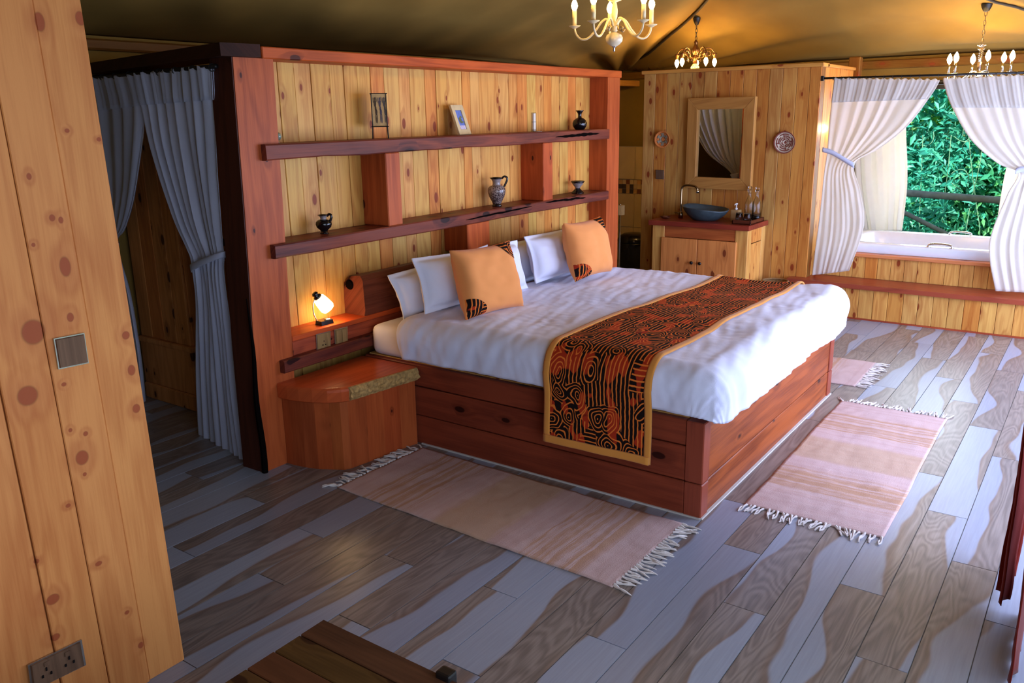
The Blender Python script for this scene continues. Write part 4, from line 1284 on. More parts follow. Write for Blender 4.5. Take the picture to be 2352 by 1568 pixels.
# ================================================================ BATH PLATFORM
bp = empty('bath_platform', (5.2, -2.1, 0), 'two-tier pine-boarded platform with dark red treads under the bath', 'platform')
r6 = random.Random(61)
T1, T2 = .290, .470
PX1, PX2 = 4.645, 4.935
y = -1.050
k = 0
while y > -3.30:
    w = .112 * r6.uniform(.94, 1.06)
    mk('riser_board', box(B(), PX1 + r6.uniform(-.002, .002), PX1 + .02, y - w + .0012, y - .0012, .012, T1 - .035, .002), PINE, bp, color=tint(r6))
    y -= w
y = -1.17
while y > -3.30:
    w = .098 * r6.uniform(.92, 1.08)
    mk('riser_board', box(B(), PX2 + r6.uniform(-.002, .002), PX2 + .02, y - w + .0012, y - .0012, T1, T2, .002), PINE, bp, color=tint(r6))
    y -= w
mk('core', box(box(B(), PX1 + .022, 4.72, -3.30, -1.056, 0, T1 - .037), 4.722, 4.90, -3.30, -1.156, 0, T1 - .037), PINE, bp, color=(.4, .35, .3))
mk('core', box(box(B(), PX2 + .022, PX2 + .04, -3.30, -1.18, 0, .468), 5.0, 5.93, -1.215, -1.18, 0, .468), PINE, bp, color=(.4, .35, .3))
mk('end_board', box(B(), PX1 + .004, 4.72, -1.055, -1.035, .012, T1 - .035, .002), PINE, bp)
mk('tread', prism(B(), [(4.615, -3.32), (PX2 - .002, -3.32), (PX2 - .002, -1.153), (4.726, -1.153), (4.726, -1.025), (4.615, -1.025)], T1 - .036, T1), wood('tread_red', 'y', (150, 70, 48), (112, 48, 36), (60, 24, 20), knots=.05, rough=.28), bp)
mk('toe_strip', box(B(), PX1 - .004, PX1 + .018, -3.30, -1.04, .0, .012), REDY, bp)
mk('rim_board', box(B(), 4.90, 5.0, -3.30, -1.17, T2, T2 + .026, .004), wood('rim_red', 'y', (206, 132, 82), (172, 96, 58), (90, 40, 24), knots=.05, rough=.3), bp)
mk('rim_board', box(B(), 5.0, 5.93, -1.24, -1.17, T2, T2 + .026, .004), REDY, bp)

tub = empty('bathtub', (5.44, -2.05, .5), 'white built-in bathtub with two chrome grips behind the tied curtains', 'bathtub')


def srect(cx, cy, hx, hy, z, e, n=56):
    out = []
    for k in range(n):
        a = 2 * PI * k / n; c, s_ = math.cos(a), math.sin(a)
        out.append(Vector((cx + hx * math.copysign(abs(c) ** (2 / e), c), cy + hy * math.copysign(abs(s_) ** (2 / e), s_), z)))
    return out


CX, CY, HX, HY = 5.445, -2.02, .465, .77
bm = B(); rings = []
for (hx, hy, z, e) in ((HX - .004, HY - .004, .498, 14), (HX, HY, .515, 14), (HX, HY, .560, 14), (HX - .008, HY - .008, .572, 14), (HX - .10, HY - .13, .574, 9), (HX - .112, HY - .145, .568, 8), (HX - .14, HY - .19, .50, 6), (HX - .20, HY - .27, .30, 4.5), (HX - .27, HY - .36, .20, 4)):
    rings.append([bm.verts.new(p) for p in srect(CX, CY, hx, hy, z, e)])
for a, b in zip(rings, rings[1:]):
    for k in range(56): bm.faces.new((a[k], a[(k + 1) % 56], b[(k + 1) % 56], b[k]))
bm.faces.new(rings[-1])
mk('shell', bm, ACRYL, tub, smooth=True)
for gx, gy in ((4.975 + .04, -2.10), (5.845, -2.13)):
    gp = catmull([(gx, gy + .085, .574), (gx, gy + .08, .592), (gx, gy + .04, .602), (gx, gy - .04, .602), (gx, gy - .08, .592), (gx, gy - .085, .574)], 16)
    bm = B(); tube(bm, gp, .009, 8)
    for dy in (-.085, .085): lathe(bm, [(0, .573), (.018, .573), (.018, .577), (.009, .580), (0, .58)], (gx, gy + dy, 0), 12)
    mk('grip', bm, CHROME, tub, smooth=True, label='chrome bath grip')

# ================================================================ VANITY
vc = empty('vanity_cabinet', (4.5, -.34, 0), 'pine washstand cabinet with two doors under the dark red counter', 'cabinet')
VZ0, VZ1 = .711, .754
CF = 4.30
r7 = random.Random(70)
for (a, b) in ((.075, -.037), (-.673, -.781)):
    mk('post', box(B(), CF, CF + .09, min(a, b), max(a, b), 0, VZ0, .004), PINE, vc, color=(.98, .97, .9))
for yy in (.075, -.781):
    mk('post', box(B(), 4.64, 4.725, min(yy, yy - math.copysign(.06, yy)), max(yy, yy - math.copysign(.06, yy)), 0, VZ0, .004), PINE, vc)
mk('top_rail', box(B(), CF + .006, CF + .03, -.673, -.037, .612, VZ0, .003), wood('vanity_rail', 'y', (176, 96, 48), (132, 62, 32), (70, 30, 18), knots=.1), vc)
mk('bottom_rail', box(B(), CF + .006, CF + .03, -.673, -.037, .02, .09, .003), PINEY, vc)
for (a, b, ky) in ((-.018, -.350, -.314), (-.354, -.692, -.389)):
    d_ = mk('door', box(B(), CF - .018, CF + .004, b, a, .08, .610, .003), wood('vanity_door', 'z', (216, 142, 76), (178, 104, 52), (120, 56, 30), knots=.3, rough=.45), vc)
    mk('knob', lathe(B(), [(0, 0), (.007, 0), (.006, .010), (.013, .016), (.015, .023), (.010, .029), (0, .03)], (CF - .018, ky, .412), 14, M=Matrix.Rotation(-PI / 2, 4, 'Y')), BLACKP, d_, smooth=True)
for (za, zb, cl) in ((.02, .585, (1.05, .95, .85)), (.592, VZ0, (1.0, .8, .66))):
    mk('side_panel', box(B(), CF + .092, 4.64, -.776, -.764, za, zb, .003), PINE, vc, color=cl)
mk('side_panel', box(B(), CF + .092, 4.64, .058, .070, .02, VZ0, .003), PINE, vc)
mk('shelf_board', box(B(), CF + .035, 4.72, -.76, .055, .09, .11), PINEY, vc)
ct = mk('counter', box(B(), 4.258, 4.722, -.803, .098, VZ0 + .0005, VZ1, .006, 2), wood('counter_red', 'y', (140, 58, 40), (104, 40, 32), (52, 20, 18), knots=.05, rough=.28))
tag(ct, 'thick dark red wooden counter on the washstand', 'counter')
# basin
bs = empty('basin', (4.47, -.335, VZ1), 'dark oval stone basin on the red counter', 'basin')
tl_ = lambda p: .010 * (p.y / .2) * min(1, p.z / .12 if p.z > 0 else 0)
bm = B()
lathe(bm, [(0, 0), (.085, 0), (.10, .004), (.135, .03), (.168, .065), (.188, .098), (.192, .108), (.184, .110), (.165, .085), (.13, .05), (.08, .028), (0, .022)], (4.47, -.335, VZ1), 40, sx=.82, sy=1.06, tilt=lambda p: (.016 * (p.y / .2) + .006 * math.sin(p.x * 18)) * max(0, min(1, p.z / .1)))
mk('bowl', bm, STONE, bs, smooth=True)
# tap
fp = Vector((4.50, -.095, VZ1))
fa = empty('tap', fp, 'tall brushed brass goose-neck tap beside the stone basin', 'tap')
dy_ = Vector((0, -1, 0))
pts = [fp + Vector((0, 0, .0)), fp + Vector((0, 0, .12)), fp + Vector((0, 0, .24)), fp + Vector((0, -.006, .268)), fp + Vector((0, -.028, .285)), fp + Vector((-.01, -.08, .288)), fp + Vector((-.02, -.13, .284)), fp + Vector((-.022, -.152, .268)), fp + Vector((-.022, -.158, .240))]
mk('spout', tube(B(), catmull(pts, 40), .0095, 10), BRASSD, fa, smooth=True)
mk('base', lathe(B(), [(0, 0), (.020, 0), (.020, .05), (.014, .058), (0, .058)], fp, 16), BRASSD, fa, smooth=True)
mk('nozzle', lathe(B(), [(0, 0), (.013, 0), (.013, .022), (0, .022)], pts[-1] - Vector((0, 0, .012)), 14), CHROME, fa, smooth=True)
mk('lever', tube(B(), [fp + Vector((0, .01, .045)), fp + Vector((-.005, .058, .05))], [.007, .005], 8), BRASSD, fa, smooth=True)
# soap dish
sd = empty('soap_dish', (4.40, .0, VZ1), 'small dark soap dish at the doorway end of the counter', 'dish')
sd.location.y = .005
mk('dish', lathe(B(), [(0, .002), (.018, .0), (.03, .006), (.048, .018), (.045, .019), (.028, .010), (0, .008)], (4.42, .01, VZ1), 20, sx=.7, sy=1.1), DKWOOD, sd, smooth=True)
mk('soap', box(B(), 4.405, 4.435, -.012, .032, VZ1 + .010, VZ1 + .026, .008, 2), plain('soap_amber', (120, 70, 42), .4), sd, smooth=True)
# soap dispenser
sp = empty('soap_dispenser', (4.52, -.588, VZ1), 'square tan soap dispenser with a pale pump by the tray', 'dispenser')
mk('bottle', box(B(), 4.485, 4.555, -.625, -.553, VZ1, VZ1 + .098, .006, 2), plain('tan_ceramic', (176, 142, 92), .4), sp)
bm = B(); lathe(bm, [(0, .098), (.012, .098), (.012, .112), (.005, .114), (.005, .140), (.012, .142), (.012, .150), (0, .152)], (4.52, -.589, VZ1), 12); tube(bm, [(4.52, -.589, VZ1 + .147), (4.487, -.589, VZ1 + .145), (4.480, -.589, VZ1 + .138)], .004, 6)
mk('pump', bm, plain('pump_white', (222, 222, 220), .3), sp, smooth=True)
# tray, bottles and tumblers
ty = empty('serving_tray', (4.47, -.705, VZ1), 'dark wooden tray holding bottles and tumblers on the counter', 'tray')
tx0, tx1, ty0, ty1 = 4.32, 4.64, -.792, -.632
mk('tray_base', box(B(), tx0, tx1, ty0, ty1, VZ1 + .001, VZ1 + .010, .002), DKWOOD, ty)
for q in ((tx0, tx0 + .012, ty0, ty1), (tx1 - .012, tx1, ty0, ty1), (tx0, tx1, ty0, ty0 + .012), (tx0, tx1, ty1 - .012, ty1)):
    mk('tray_side', box(B(), *q, VZ1 + .001, VZ1 + .034, .003), DKWOOD, ty)
TB = VZ1 + .0105
bprof = [(0, 0), (.034, 0), (.037, .006), (.037, .135), (.034, .150), (.020, .185), (.0145, .205), (.0145, .238), (.018, .240), (.018, .256), (.013, .257), (.0115, .24), (.0115, .205), (.017, .184), (.031, .148), (.034, .13), (.034, .010), (0, .008)]
for (bx, by, lab, wt_) in ((4.575, -.680, 'clear glass water bottle on the tray, next to the soap dispenser', None), (4.545, -.755, 'clear glass bottle with a dark dreg on the tray, next to the counter end', 1)):
    e = empty('glass_bottle', (bx, by, TB), lab, 'bottle', 'bottles on the washstand tray')
    mk('bottle_glass', lathe(B(), bprof, (bx, by, TB), 22), CLEAR, e, smooth=True)
    mk('stopper', lathe(B(), [(0, .250), (.0105, .250), (.0105, .258), (.016, .262), (.016, .276), (.010, .281), (0, .282)], (bx, by, TB), 14), CLEAR, e, smooth=True)
    if wt_: mk('contents', lathe(B(), [(0, .009), (.0335, .009), (.0335, .040), (0, .040)], (bx, by, TB), 18), plain('dark_dreg', (52, 30, 30), .2), e, smooth=True)
for (bx, by, lab) in ((4.40, -.663, 'small glass tumbler upturned on the tray nearer the basin'), (4.385, -.738, 'small glass tumbler upturned on the tray nearer the counter end')):
    e = empty('tumbler', (bx, by, TB), lab, 'glass', 'tumblers on the washstand tray')
    mk('tumbler_glass', lathe(B(), [(.031, 0), (.033, .001), (.027, .078), (.025, .081), (0, .081), (0, .074), (.0235, .073), (.030, .0)], (bx, by, TB), 20), CLEAR, e, smooth=True)
    mk('base', lathe(B(), [(0, .0725), (.0225, .0725), (.0228, .0738), (0, .0738)], (bx, by, TB), 18), SILVER, e)

# mirror: hangs slightly turned, so it shows the far end of the room behind the partition
mr = empty('wall_mirror', (VW - .03, -.354, 1.39), 'tall mirror in a wide mitred pine frame over the basin', 'mirror')
MM = Matrix.Translation((VW - .055, -.354, 0)) @ Matrix.Rotation(R_(-6), 4, 'Z')
y0, y1, z0, z1, fw = -.313, .312, 1.003, 1.770, .098


def mprism(nm, pts, xa, xb, mat, parent, **kw):
    bm = B(); hexa(bm, [MM @ Vector((xb, p[0], p[1])) for p in pts], [MM @ Vector((xa, p[0] , p[1])) for p in pts])
    bmesh.ops.bevel(bm, geom=list(bm.edges), offset=.003, segments=1, affect='EDGES')
    return mk(nm, bm, mat, parent, **kw)


FRZ = wood('mirror_frame_side', 'z', (184, 134, 70), (150, 100, 48), (104, 60, 30), knots=.04, rough=.5)
FRY = wood('mirror_frame_rail', 'y', (184, 134, 70), (150, 100, 48), (104, 60, 30), knots=.04, rough=.5)
g_ = .0008
mprism('frame_side', [(y0, z0), (y0 + fw, z0 + fw), (y0 + fw, z1 - fw), (y0, z1)], -.022, .022, FRZ, mr)
mprism('frame_side', [(y1, z0), (y1 - fw, z0 + fw), (y1 - fw, z1 - fw), (y1, z1)], -.022, .022, FRZ, mr)
mprism('frame_rail', [(y0 + g_, z0), (y1 - g_, z0), (y1 - fw, z0 + fw - g_), (y0 + fw, z0 + fw - g_)], -.021, .022, FRY, mr)
mprism('frame_rail', [(y0 + g_, z1), (y1 - g_, z1), (y1 - fw, z1 - fw + g_), (y0 + fw, z1 - fw + g_)], -.021, .022, FRY, mr)
mprism('mirror_glass', [(y0 + fw - .01, z0 + fw - .01), (y1 - fw + .01, z0 + fw - .01), (y1 - fw + .01, z1 - fw + .01), (y0 + fw - .01, z1 - fw + .01)], .004, .016, plain('mirror_silver', (232, 236, 236), .01, 1.0, var=0), mr)


def wall_basket(name, c, rad, label, rings_, extra):
    """coiled dish hung flat on the vanity wall, its hollow facing the room; rings_ are (r0, r1, material)"""
    e = empty(name, c, label, 'basket', 'woven baskets on the vanity wall')
    M = Matrix.Rotation(-PI / 2, 4, 'Y')
    dep = lambda r: .004 + .030 * (r / rad) ** 2
    for i, (a, b, mt) in enumerate(rings_):
        n_ = 3
        pr = [(rad * (a + (b - a) * k / n_), dep(rad * (a + (b - a) * k / n_)) + (.003 if k in (1, 2) else 0)) for k in range(n_ + 1)]
        pr = pr + [(pr[-1][0], pr[-1][1] - .006), (pr[0][0], pr[0][1] - .006)]
        if pr[0][0] < 1e-5: pr[0] = (0, pr[0][1]); pr[-1] = (0, pr[-1][1])
        mk('coil', lathe(B(), pr, c, 36, M=M), mt, e, smooth=True)
    for (r0, r1, a0, a1, mt) in extra:
        bm = B(); n_ = 10
        lo = []; hi = []
        vv = [[bm.verts.new(Vector(c) + M @ Vector((rad * (r0 + (r1 - r0) * j / 4) * math.cos(a0 + (a1 - a0) * i / n_), rad * (r0 + (r1 - r0) * j / 4) * math.sin(a0 + (a1 - a0) * i / n_), dep(rad * (r0 + (r1 - r0) * j / 4)) + .0045))) for i in range(n_ + 1)] for j in range(5)]
        for j in range(4):
            for i in range(n_): bm.faces.new((vv[j][i], vv[j][i + 1], vv[j + 1][i + 1], vv[j + 1][i]))
        solid(mk('woven_figure', bm, mt, e, smooth=True), .002)
    return e


p1 = atx(1522, 320, VW - .02); s = mpp(p1)
wall_basket('wall_basket', (VW - .005, p1.y, p1.z), 19 * s, 'orange coiled basket with a grey star, left of the mirror',
            [(0, .25, TERRA), (.25, .5, GREYW), (.5, .75, TERRA), (.75, 1.0, TERRA)], [(.28, .72, R_(60 * k - 16), R_(60 * k + 16), GREYW) for k in range(6)])
p1 = atx(1803, 327, VW - .02); s = mpp(p1)
mz = []
for k, (r0, r1) in enumerate(((.22, .30), (.38, .46), (.54, .62), (.70, .78))):
    for q in range(4):
        a0 = q * PI / 2 + .35 * k; mz.append((r0, r1, a0, a0 + 1.15, RUSTW))
for q in range(4): mz.append((.24, .80, q * PI / 2 + .1, q * PI / 2 + .22, RUSTW))
wall_basket('wall_basket', (VW - .005, p1.y, p1.z), 25 * s, 'cream and rust basket with a maze pattern, right of the mirror',
            [(0, .12, RUSTW), (.12, .34, CREAMW), (.34, .56, CREAMW), (.56, .78, CREAMW), (.78, .9, CREAMW), (.9, 1.0, RUSTW)], mz)
plate('light_switch', [atx(u, v, VW - .004) for u, v in ((1507, 390), (1525, 391), (1525, 411), (1507, 410))], 'small dark square switch on the vanity wall under the orange basket', PLATED, normal=Vector((-1, 0, 0)), depth=.012)

# waste basket between washstand and steps
wbp = (4.53, -.955)
wb = empty('waste_basket', (*wbp, 0), 'round wicker waste basket between the washstand and the bath step', 'basket')
bm = B(); lathe(bm, [(0, .004), (.085, 0), (.088, .006), (.105, .27), (.101, .272), (.084, .012), (0, .01)], (*wbp, 0), 30); mk('woven_side', bm, WICKER, wb, smooth=True)
bm = B(); ring = [(wbp[0] + .104 * math.cos(t), wbp[1] + .104 * math.sin(t), .274) for t in [2 * PI * i / 36 for i in range(36)]]; tube(bm, ring, .008, 8, True); mk('rim', bm, WICKER, wb, smooth=True)

# black bin and paper holder in the washroom
bn_p = (5.95, 1.10)
bb = empty('pedal_bin', (*bn_p, 0), 'rounded black bin standing in the dim washroom doorway', 'bin')
mk('bin_body', lathe(B(), [(0, 0), (.15, 0), (.17, .02), (.18, .26), (.178, .28), (0, .28)], (*bn_p, 0), 28), BLACKP, bb, smooth=True)
mk('lid', lathe(B(), [(.182, .281), (.184, .30), (.165, .34), (.11, .37), (0, .382)], (*bn_p, 0), 28), BLACKP, bb, smooth=True)
pp = atx(1424, 482, 5.6)
pr_ = empty('paper_roll', pp, 'white paper roll glimpsed in the washroom doorway', 'paper roll')
mk('roll', lathe(B(), [(.02, -.05), (.05, -.05), (.05, .05), (.02, .05), (.02, -.05)], pp, 18), plain('white_paper', (220, 214, 196), .9), pr_, smooth=False)
mk('holder', tube(B(), [pp + Vector((0, 0, -.062)), pp + Vector((0, 0, .062))], .012, 8), CHROME, pr_)
mk('stand', tube(B(), [(pp.x, pp.y, 0), (pp.x, pp.y, pp.z - .055)], .01, 8), CHROME, pr_)
mk('stand_base', lathe(B(), [(0, 0), (.08, 0), (.08, .012), (0, .016)], (pp.x, pp.y, 0), 18), CHROME, pr_)

# wall sconce behind the first bath curtain
sc = empty('wall_sconce', (5.16, -1.20, 1.38), 'small lit wall lamp glowing behind the bath curtain by the vanity wall', 'lamp')
mk('back_plate', box(B(), 5.13, 5.19, -1.162, -1.153, 1.32, 1.42, .003), BRASSD, sc)
mk('arm', tube(B(), catmull([(5.16, -1.16, 1.36), (5.16, -1.20, 1.35), (5.16, -1.21, 1.38)], 8), .006, 6), BRASSD, sc, smooth=True)
mk('lamp_shade', lathe(B(), [(.022, 1.385), (.034, 1.41), (.038, 1.45), (.034, 1.48)], (5.16, -1.21, 0), 16), LAMPGL, sc, smooth=True)
add_light('sconce_light', 'POINT', (5.12, -1.225, 1.50), 4.0, (1.0, .66, .32), radius=.03)

# ================================================================ WARDROBE in the dressing room
wr = empty('wardrobe', (.6, 1.30, 0), 'dim pine wardrobe inside the dressing room behind the tied curtains', 'wardrobe')
WX, WY0, WY1 = .335, 1.04, 1.56
mk('plinth', box(B(), WX - .02, .95, WY0 - .02, WY1, 0, .10, .008), WARD, wr)
mk('base_cabinet', box(B(), WX - .008, .94, WY0 - .008, WY1, .10, .36, .004), WARD, wr)
mk('waist_moulding', box(B(), WX - .02, .95, WY0 - .02, WY1, .36, .395, .010, 2), WARD, wr)
mk('body', box(B(), WX + .012, .92, WY0 + .012, WY1, .395, 1.80), WARD, wr)
for k in range(4):
    a = WY0 + .012 + (WY1 - WY0 - .02) * k / 4; b = WY0 + .012 + (WY1 - WY0 - .02) * (k + 1) / 4
    mk('board', box(B(), WX + .0, WX + .014, a + .001, b - .001, .395, 1.80, .003), WARD, wr, color=tint())
for k in range(5):
    a = WX + .012 + .68 * k / 5; b = WX + .012 + .68 * (k + 1) / 5
    mk('board', box(B(), a + .001, b - .001, WY0 + .0, WY0 + .014, .395, 1.80, .003), WARD, wr, color=tint())
mk('cornice', box(B(), WX - .02, .95, WY0 - .02, WY1, 1.80, 1.86, .012, 2), WARD, wr)

# ================================================================ CHANDELIERS
def chain(bm, a, b, r=.0022, step=.03):
    a, b = Vector(a), Vector(b); n_ = max(2, int((b - a).length / step)); d = (b - a) / n_; t = d.normalized()
    for k in range(n_):
        c = a + d * (k + .5); u = Vector((1, 0, 0)) if k % 2 else Vector((0, 1, 0))
        u = (u - t * u.dot(t)).normalized()
        tube(bm, [c + t * (d.length * .68 * math.cos(q)) + u * (.009 * math.sin(q)) for q in [2 * PI * i / 10 for i in range(10)]], r, 5, True)
    return bm


def bulb_prof(L, R): return [(0, 0), (R * .45, 0), (R * .8, L * .18), (R, L * .36), (R * .85, L * .58), (R * .5, L * .8), (R * .2, L * .94), (0, L)]


hdir = Vector((RGT.x, RGT.y, 0)).normalized(); vdir = Vector((-hdir.y, hdir.x, 0))


def ring_pt(c, ang, r, z): return Vector((c.x, c.y, 0)) + (hdir * math.cos(ang) + vdir * math.sin(ang)) * r + Vector((0, 0, z))


def chandelier_ivory():
    d = ray(1411, 60); t = 4.2; c = CAM + d * t; s = t / FPX
    zz = lambda px: c.z - (px - 60) * s
    top = canvas_z(c.x, c.y) - .01
    e = empty('chandelier', (c.x, c.y, c.z), 'ivory five-candle chandelier hanging over the bed', 'chandelier')
    mk('finial', lathe(B(), [(0, zz(117)), (2.2 * s, zz(115)), (3 * s, zz(112)), (2 * s, zz(108)), (5 * s, zz(105)), (7 * s, zz(103)), (0, zz(102))], (c.x, c.y, 0), 16), SILVER, e, smooth=True)
    nb = 24
    bm = B(); lathe(bm, [(6 * s, zz(104)), (13 * s, zz(100)), (19 * s, zz(93)), (20 * s, zz(86)), (17 * s, zz(79)), (9 * s, zz(75)), (5 * s, zz(73))], (c.x, c.y, 0), 32)
    mk('bowl', bm, plain('ivory_porcelain', (224, 208, 172), .25), e, smooth=True)
    mk('hub', lathe(B(), [(4.5 * s, zz(73)), (8 * s, zz(70)), (6 * s, zz(67)), (6.5 * s, zz(65)), (7 * s, zz(53)), (5 * s, zz(52)), (4 * s, zz(48)), (6.5 * s, zz(40)), (7.5 * s, zz(28)), (5 * s, zz(12)), (3.5 * s, zz(9)), (15 * s, zz(5)), (16 * s, zz(2)), (5 * s, zz(1)), (4.5 * s, zz(-30)), (8 * s, zz(-40)), (3 * s, zz(-60)), (0, zz(-62))], (c.x, c.y, 0), 24), IVORY, e, smooth=True)
    mk('canopy', lathe(B(), [(0, top - .045), (.02, top - .045), (.05, top - .012), (.052, top)], (c.x, c.y, 0), 20), BLACKM, e, smooth=True)
    mk('chain', chain(B(), (c.x, c.y, zz(-62)), (c.x, c.y, top - .045)), BRASSD, e, smooth=True)
    for k in range(5):
        a = R_(18 + 72 * k)
        pts = [ring_pt(c, a, r * s, zz(z)) for r, z in ((7, 60), (11, 50), (19, 44), (30, 50), (44, 68), (62, 84), (78, 85), (90, 74), (94, 60))]
        am = mk('arm', tube(B(), catmull(pts, 40), 2.6 * s, 8), IVORY, e, smooth=True)
        mk('scroll', tube(B(), catmull([ring_pt(c, a, r * s, zz(z)) for r, z in ((10, 58), (15, 68), (22, 72), (27, 66), (24, 62), (20, 65))], 20), 1.3 * s, 6), BRASSD, am, smooth=True)
        q = ring_pt(c, a, 94 * s, 0)
        mk('drip_pan', lathe(B(), [(0, zz(62)), (4 * s, zz(61)), (13.5 * s, zz(56)), (14 * s, zz(55)), (4 * s, zz(57)), (0, zz(57))], q, 20), IVORY, e, smooth=True)
        cn = mk('candle', lathe(B(), [(0, zz(57)), (5 * s, zz(57)), (5 * s, zz(22)), (0, zz(22))], q, 14), CANDLE, e, smooth=True)
        mk('bulb', lathe(B(), [(r, zz(22) + z) for r, z in bulb_prof(27 * s, 7.5 * s)], q, 14), BULB, cn, smooth=True)


def chandelier_bronze():
    c = atx(1598, 110, 4.98); s = mpp(c); zz = lambda px: c.z - (px - 110) * s
    top = canvas_z(c.x, c.y) - .01
    e = empty('chandelier', (c.x, c.y, c.z), 'bronze chandelier with five down-turned bulbs hanging over the vanity wall', 'chandelier')
    mk('canopy', lathe(B(), [(0, top - .06), (.014, top - .055), (.03, top - .02), (.034, top + .005)], (c.x, c.y, 0), 18), BLACKM, e, smooth=True)
    mk('chain', chain(B(), (c.x, c.y, zz(94)), (c.x, c.y, top - .055)), BLACKM, e, smooth=True)
    mk('column', lathe(B(), [(0, zz(92)), (3 * s, zz(94)), (5 * s, zz(98)), (3.5 * s, zz(101)), (4 * s, zz(105)), (8 * s, zz(112)), (8.5 * s, zz(117)), (5 * s, zz(124)), (4 * s, zz(126)), (6 * s, zz(130)), (5 * s, zz(146)), (0, zz(147))], (c.x, c.y, 0), 18), BRONZE, e, smooth=True)
    mk('bowl', lathe(B(), [(5 * s, zz(145)), (7 * s, zz(148)), (10 * s, zz(152)), (9 * s, zz(157)), (4 * s, zz(160)), (1.5 * s, zz(161)), (1.2 * s, zz(165)), (0, zz(165))], (c.x, c.y, 0), 20), plain('ivory_glass', (236, 206, 140), .2), e, smooth=True)
    for k in range(5):
        a = R_(18 + 72 * k - 16)
        pts = [ring_pt(c, a, r * s, zz(z)) for r, z in ((5, 128), (12, 132), (18, 128), (20, 116), (27, 110), (36, 112), (42, 118), (45, 124))]
        am = mk('arm', tube(B(), catmull(pts, 28), 1.3 * s, 7), BRONZE, e, smooth=True)
        mk('scroll', tube(B(), catmull([ring_pt(c, a, r * s, zz(z)) for r, z in ((20, 124), (27, 117), (34, 119), (34, 126), (28, 127), (28, 122))], 18), .9 * s, 6), BRONZE, am, smooth=True)
        q = ring_pt(c, a, 45 * s, 0)
        mk('cup', lathe(B(), [(0, zz(121)), (5.5 * s, zz(122)), (5 * s, zz(125)), (2.5 * s, zz(131)), (2.5 * s, zz(134)), (0, zz(134))], q, 14), BRONZE, e, smooth=True)
        mk('bulb', lathe(B(), [(r, zz(134) - z) for r, z in bulb_prof(18 * s, 5 * s)], q, 14), BULBW, e, smooth=True)
    for k in range(10):
        q = ring_pt(c, 2 * PI * k / 10 + .3, (14 + 6 * (k % 2)) * s, 0)
        mk('crystal_drop', lathe(B(), [(0, zz(141)), (2 * s, zz(138)), (1 * s, zz(133)), (0, zz(131))], q, 6), CRYSTAL, e)


def chandelier_crystal():
    c = atx(2251, 140, 5.15); s = mpp(c); zz = lambda px: c.z - (px - 140) * s
    hx = atx(2262, 6, 5.15)
    top = canvas_z(c.x, c.y) - .008
    e = empty('chandelier', (c.x, c.y, c.z), 'small crystal chandelier with upright bulbs above the bath curtains', 'chandelier')
    mk('canopy', lathe(B(), [(0, top - .05), (.02, top - .045), (.035, top - .015), (.04, top + .005)], (c.x, c.y, 0), 18), BLACKM, e, smooth=True)
    mk('chain', chain(B(), (c.x, c.y, zz(104)), (c.x, c.y, top - .045)), BRASSD, e, smooth=True)
    prof = [(0, zz(102)), (2 * s, zz(103)), (10 * s, zz(106)), (2.5 * s, zz(109)), (8 * s, zz(114)), (2.5 * s, zz(117))]
    for z in range(119, 138, 4): prof += [(5.5 * s, zz(z)), (3.0 * s, zz(z + 2))]
    prof += [(4.5 * s, zz(142)), (4 * s, zz(165)), (9 * s, zz(172)), (5 * s, zz(182)), (0, zz(186))]
    mk('column', lathe(B(), prof, (c.x, c.y, 0), 14), CRYSTAL, e)
    for k in range(6):
        a = R_(15 + 60 * k)
        pts = [ring_pt(c, a, r * s, zz(z)) for r, z in ((4, 168), (14, 162), (26, 172), (42, 182), (58, 180), (66, 168))]
        mk('arm', tube(B(), catmull(pts, 24), 1.6 * s, 7), CRYSTAL, e, smooth=True)
        q = ring_pt(c, a, 66 * s, 0)
        mk('cup', lathe(B(), [(0, zz(170)), (6 * s, zz(166)), (6.5 * s, zz(165)), (2 * s, zz(167)), (0, zz(166))], q, 14), CRYSTAL, e, smooth=True)
        cn = mk('candle', lathe(B(), [(0, zz(167)), (2.6 * s, zz(167)), (2.6 * s, zz(142)), (0, zz(142))], q, 12), CHROME, e, smooth=True)
        mk('bulb', lathe(B(), [(r, zz(142) + z) for r, z in bulb_prof(22 * s, 5.6 * s)], q, 14), BULBC, cn, smooth=True)
        mk('crystal_drop', lathe(B(), [(0, zz(168)), (1.5 * s, zz(172)), (2.4 * s, zz(178)), (0, zz(184))], q, 6), CRYSTAL, e)


chandelier_ivory(); chandelier_bronze(); chandelier_crystal()

# ================================================================ OUTSIDE: railing and thicket
rl = empty('deck_railing', (7.2, -2, -.6), 'weathered pole railing with a slanting brace outside the bath opening', 'railing')
a, b = atx(2080, 443, 7.2), atx(2300, 460, 7.2)
dv_ = (b - a) / (b.y - a.y)
mk('top_rail', tube(B(), [a + dv_ * (2.2), a + dv_ * .6, a, b, b - dv_ * 2.5], .036, 10), ROPE, rl, smooth=True)
a2, b2 = atx(2085, 492, 7.2), atx(2200, 550, 7.2); d2 = (b2 - a2)
mk('brace', tube(B(), [a2 - d2 * 1.2, a2, b2, b2 + d2 * 1.6], .024, 8), ROPE, rl, smooth=True)
for yy in (-.2, -3.8): mk('rail_post', tube(B(), [(7.23, yy, -.65), (7.23, yy, .86)], .045, 10), ROPE, rl, smooth=True)


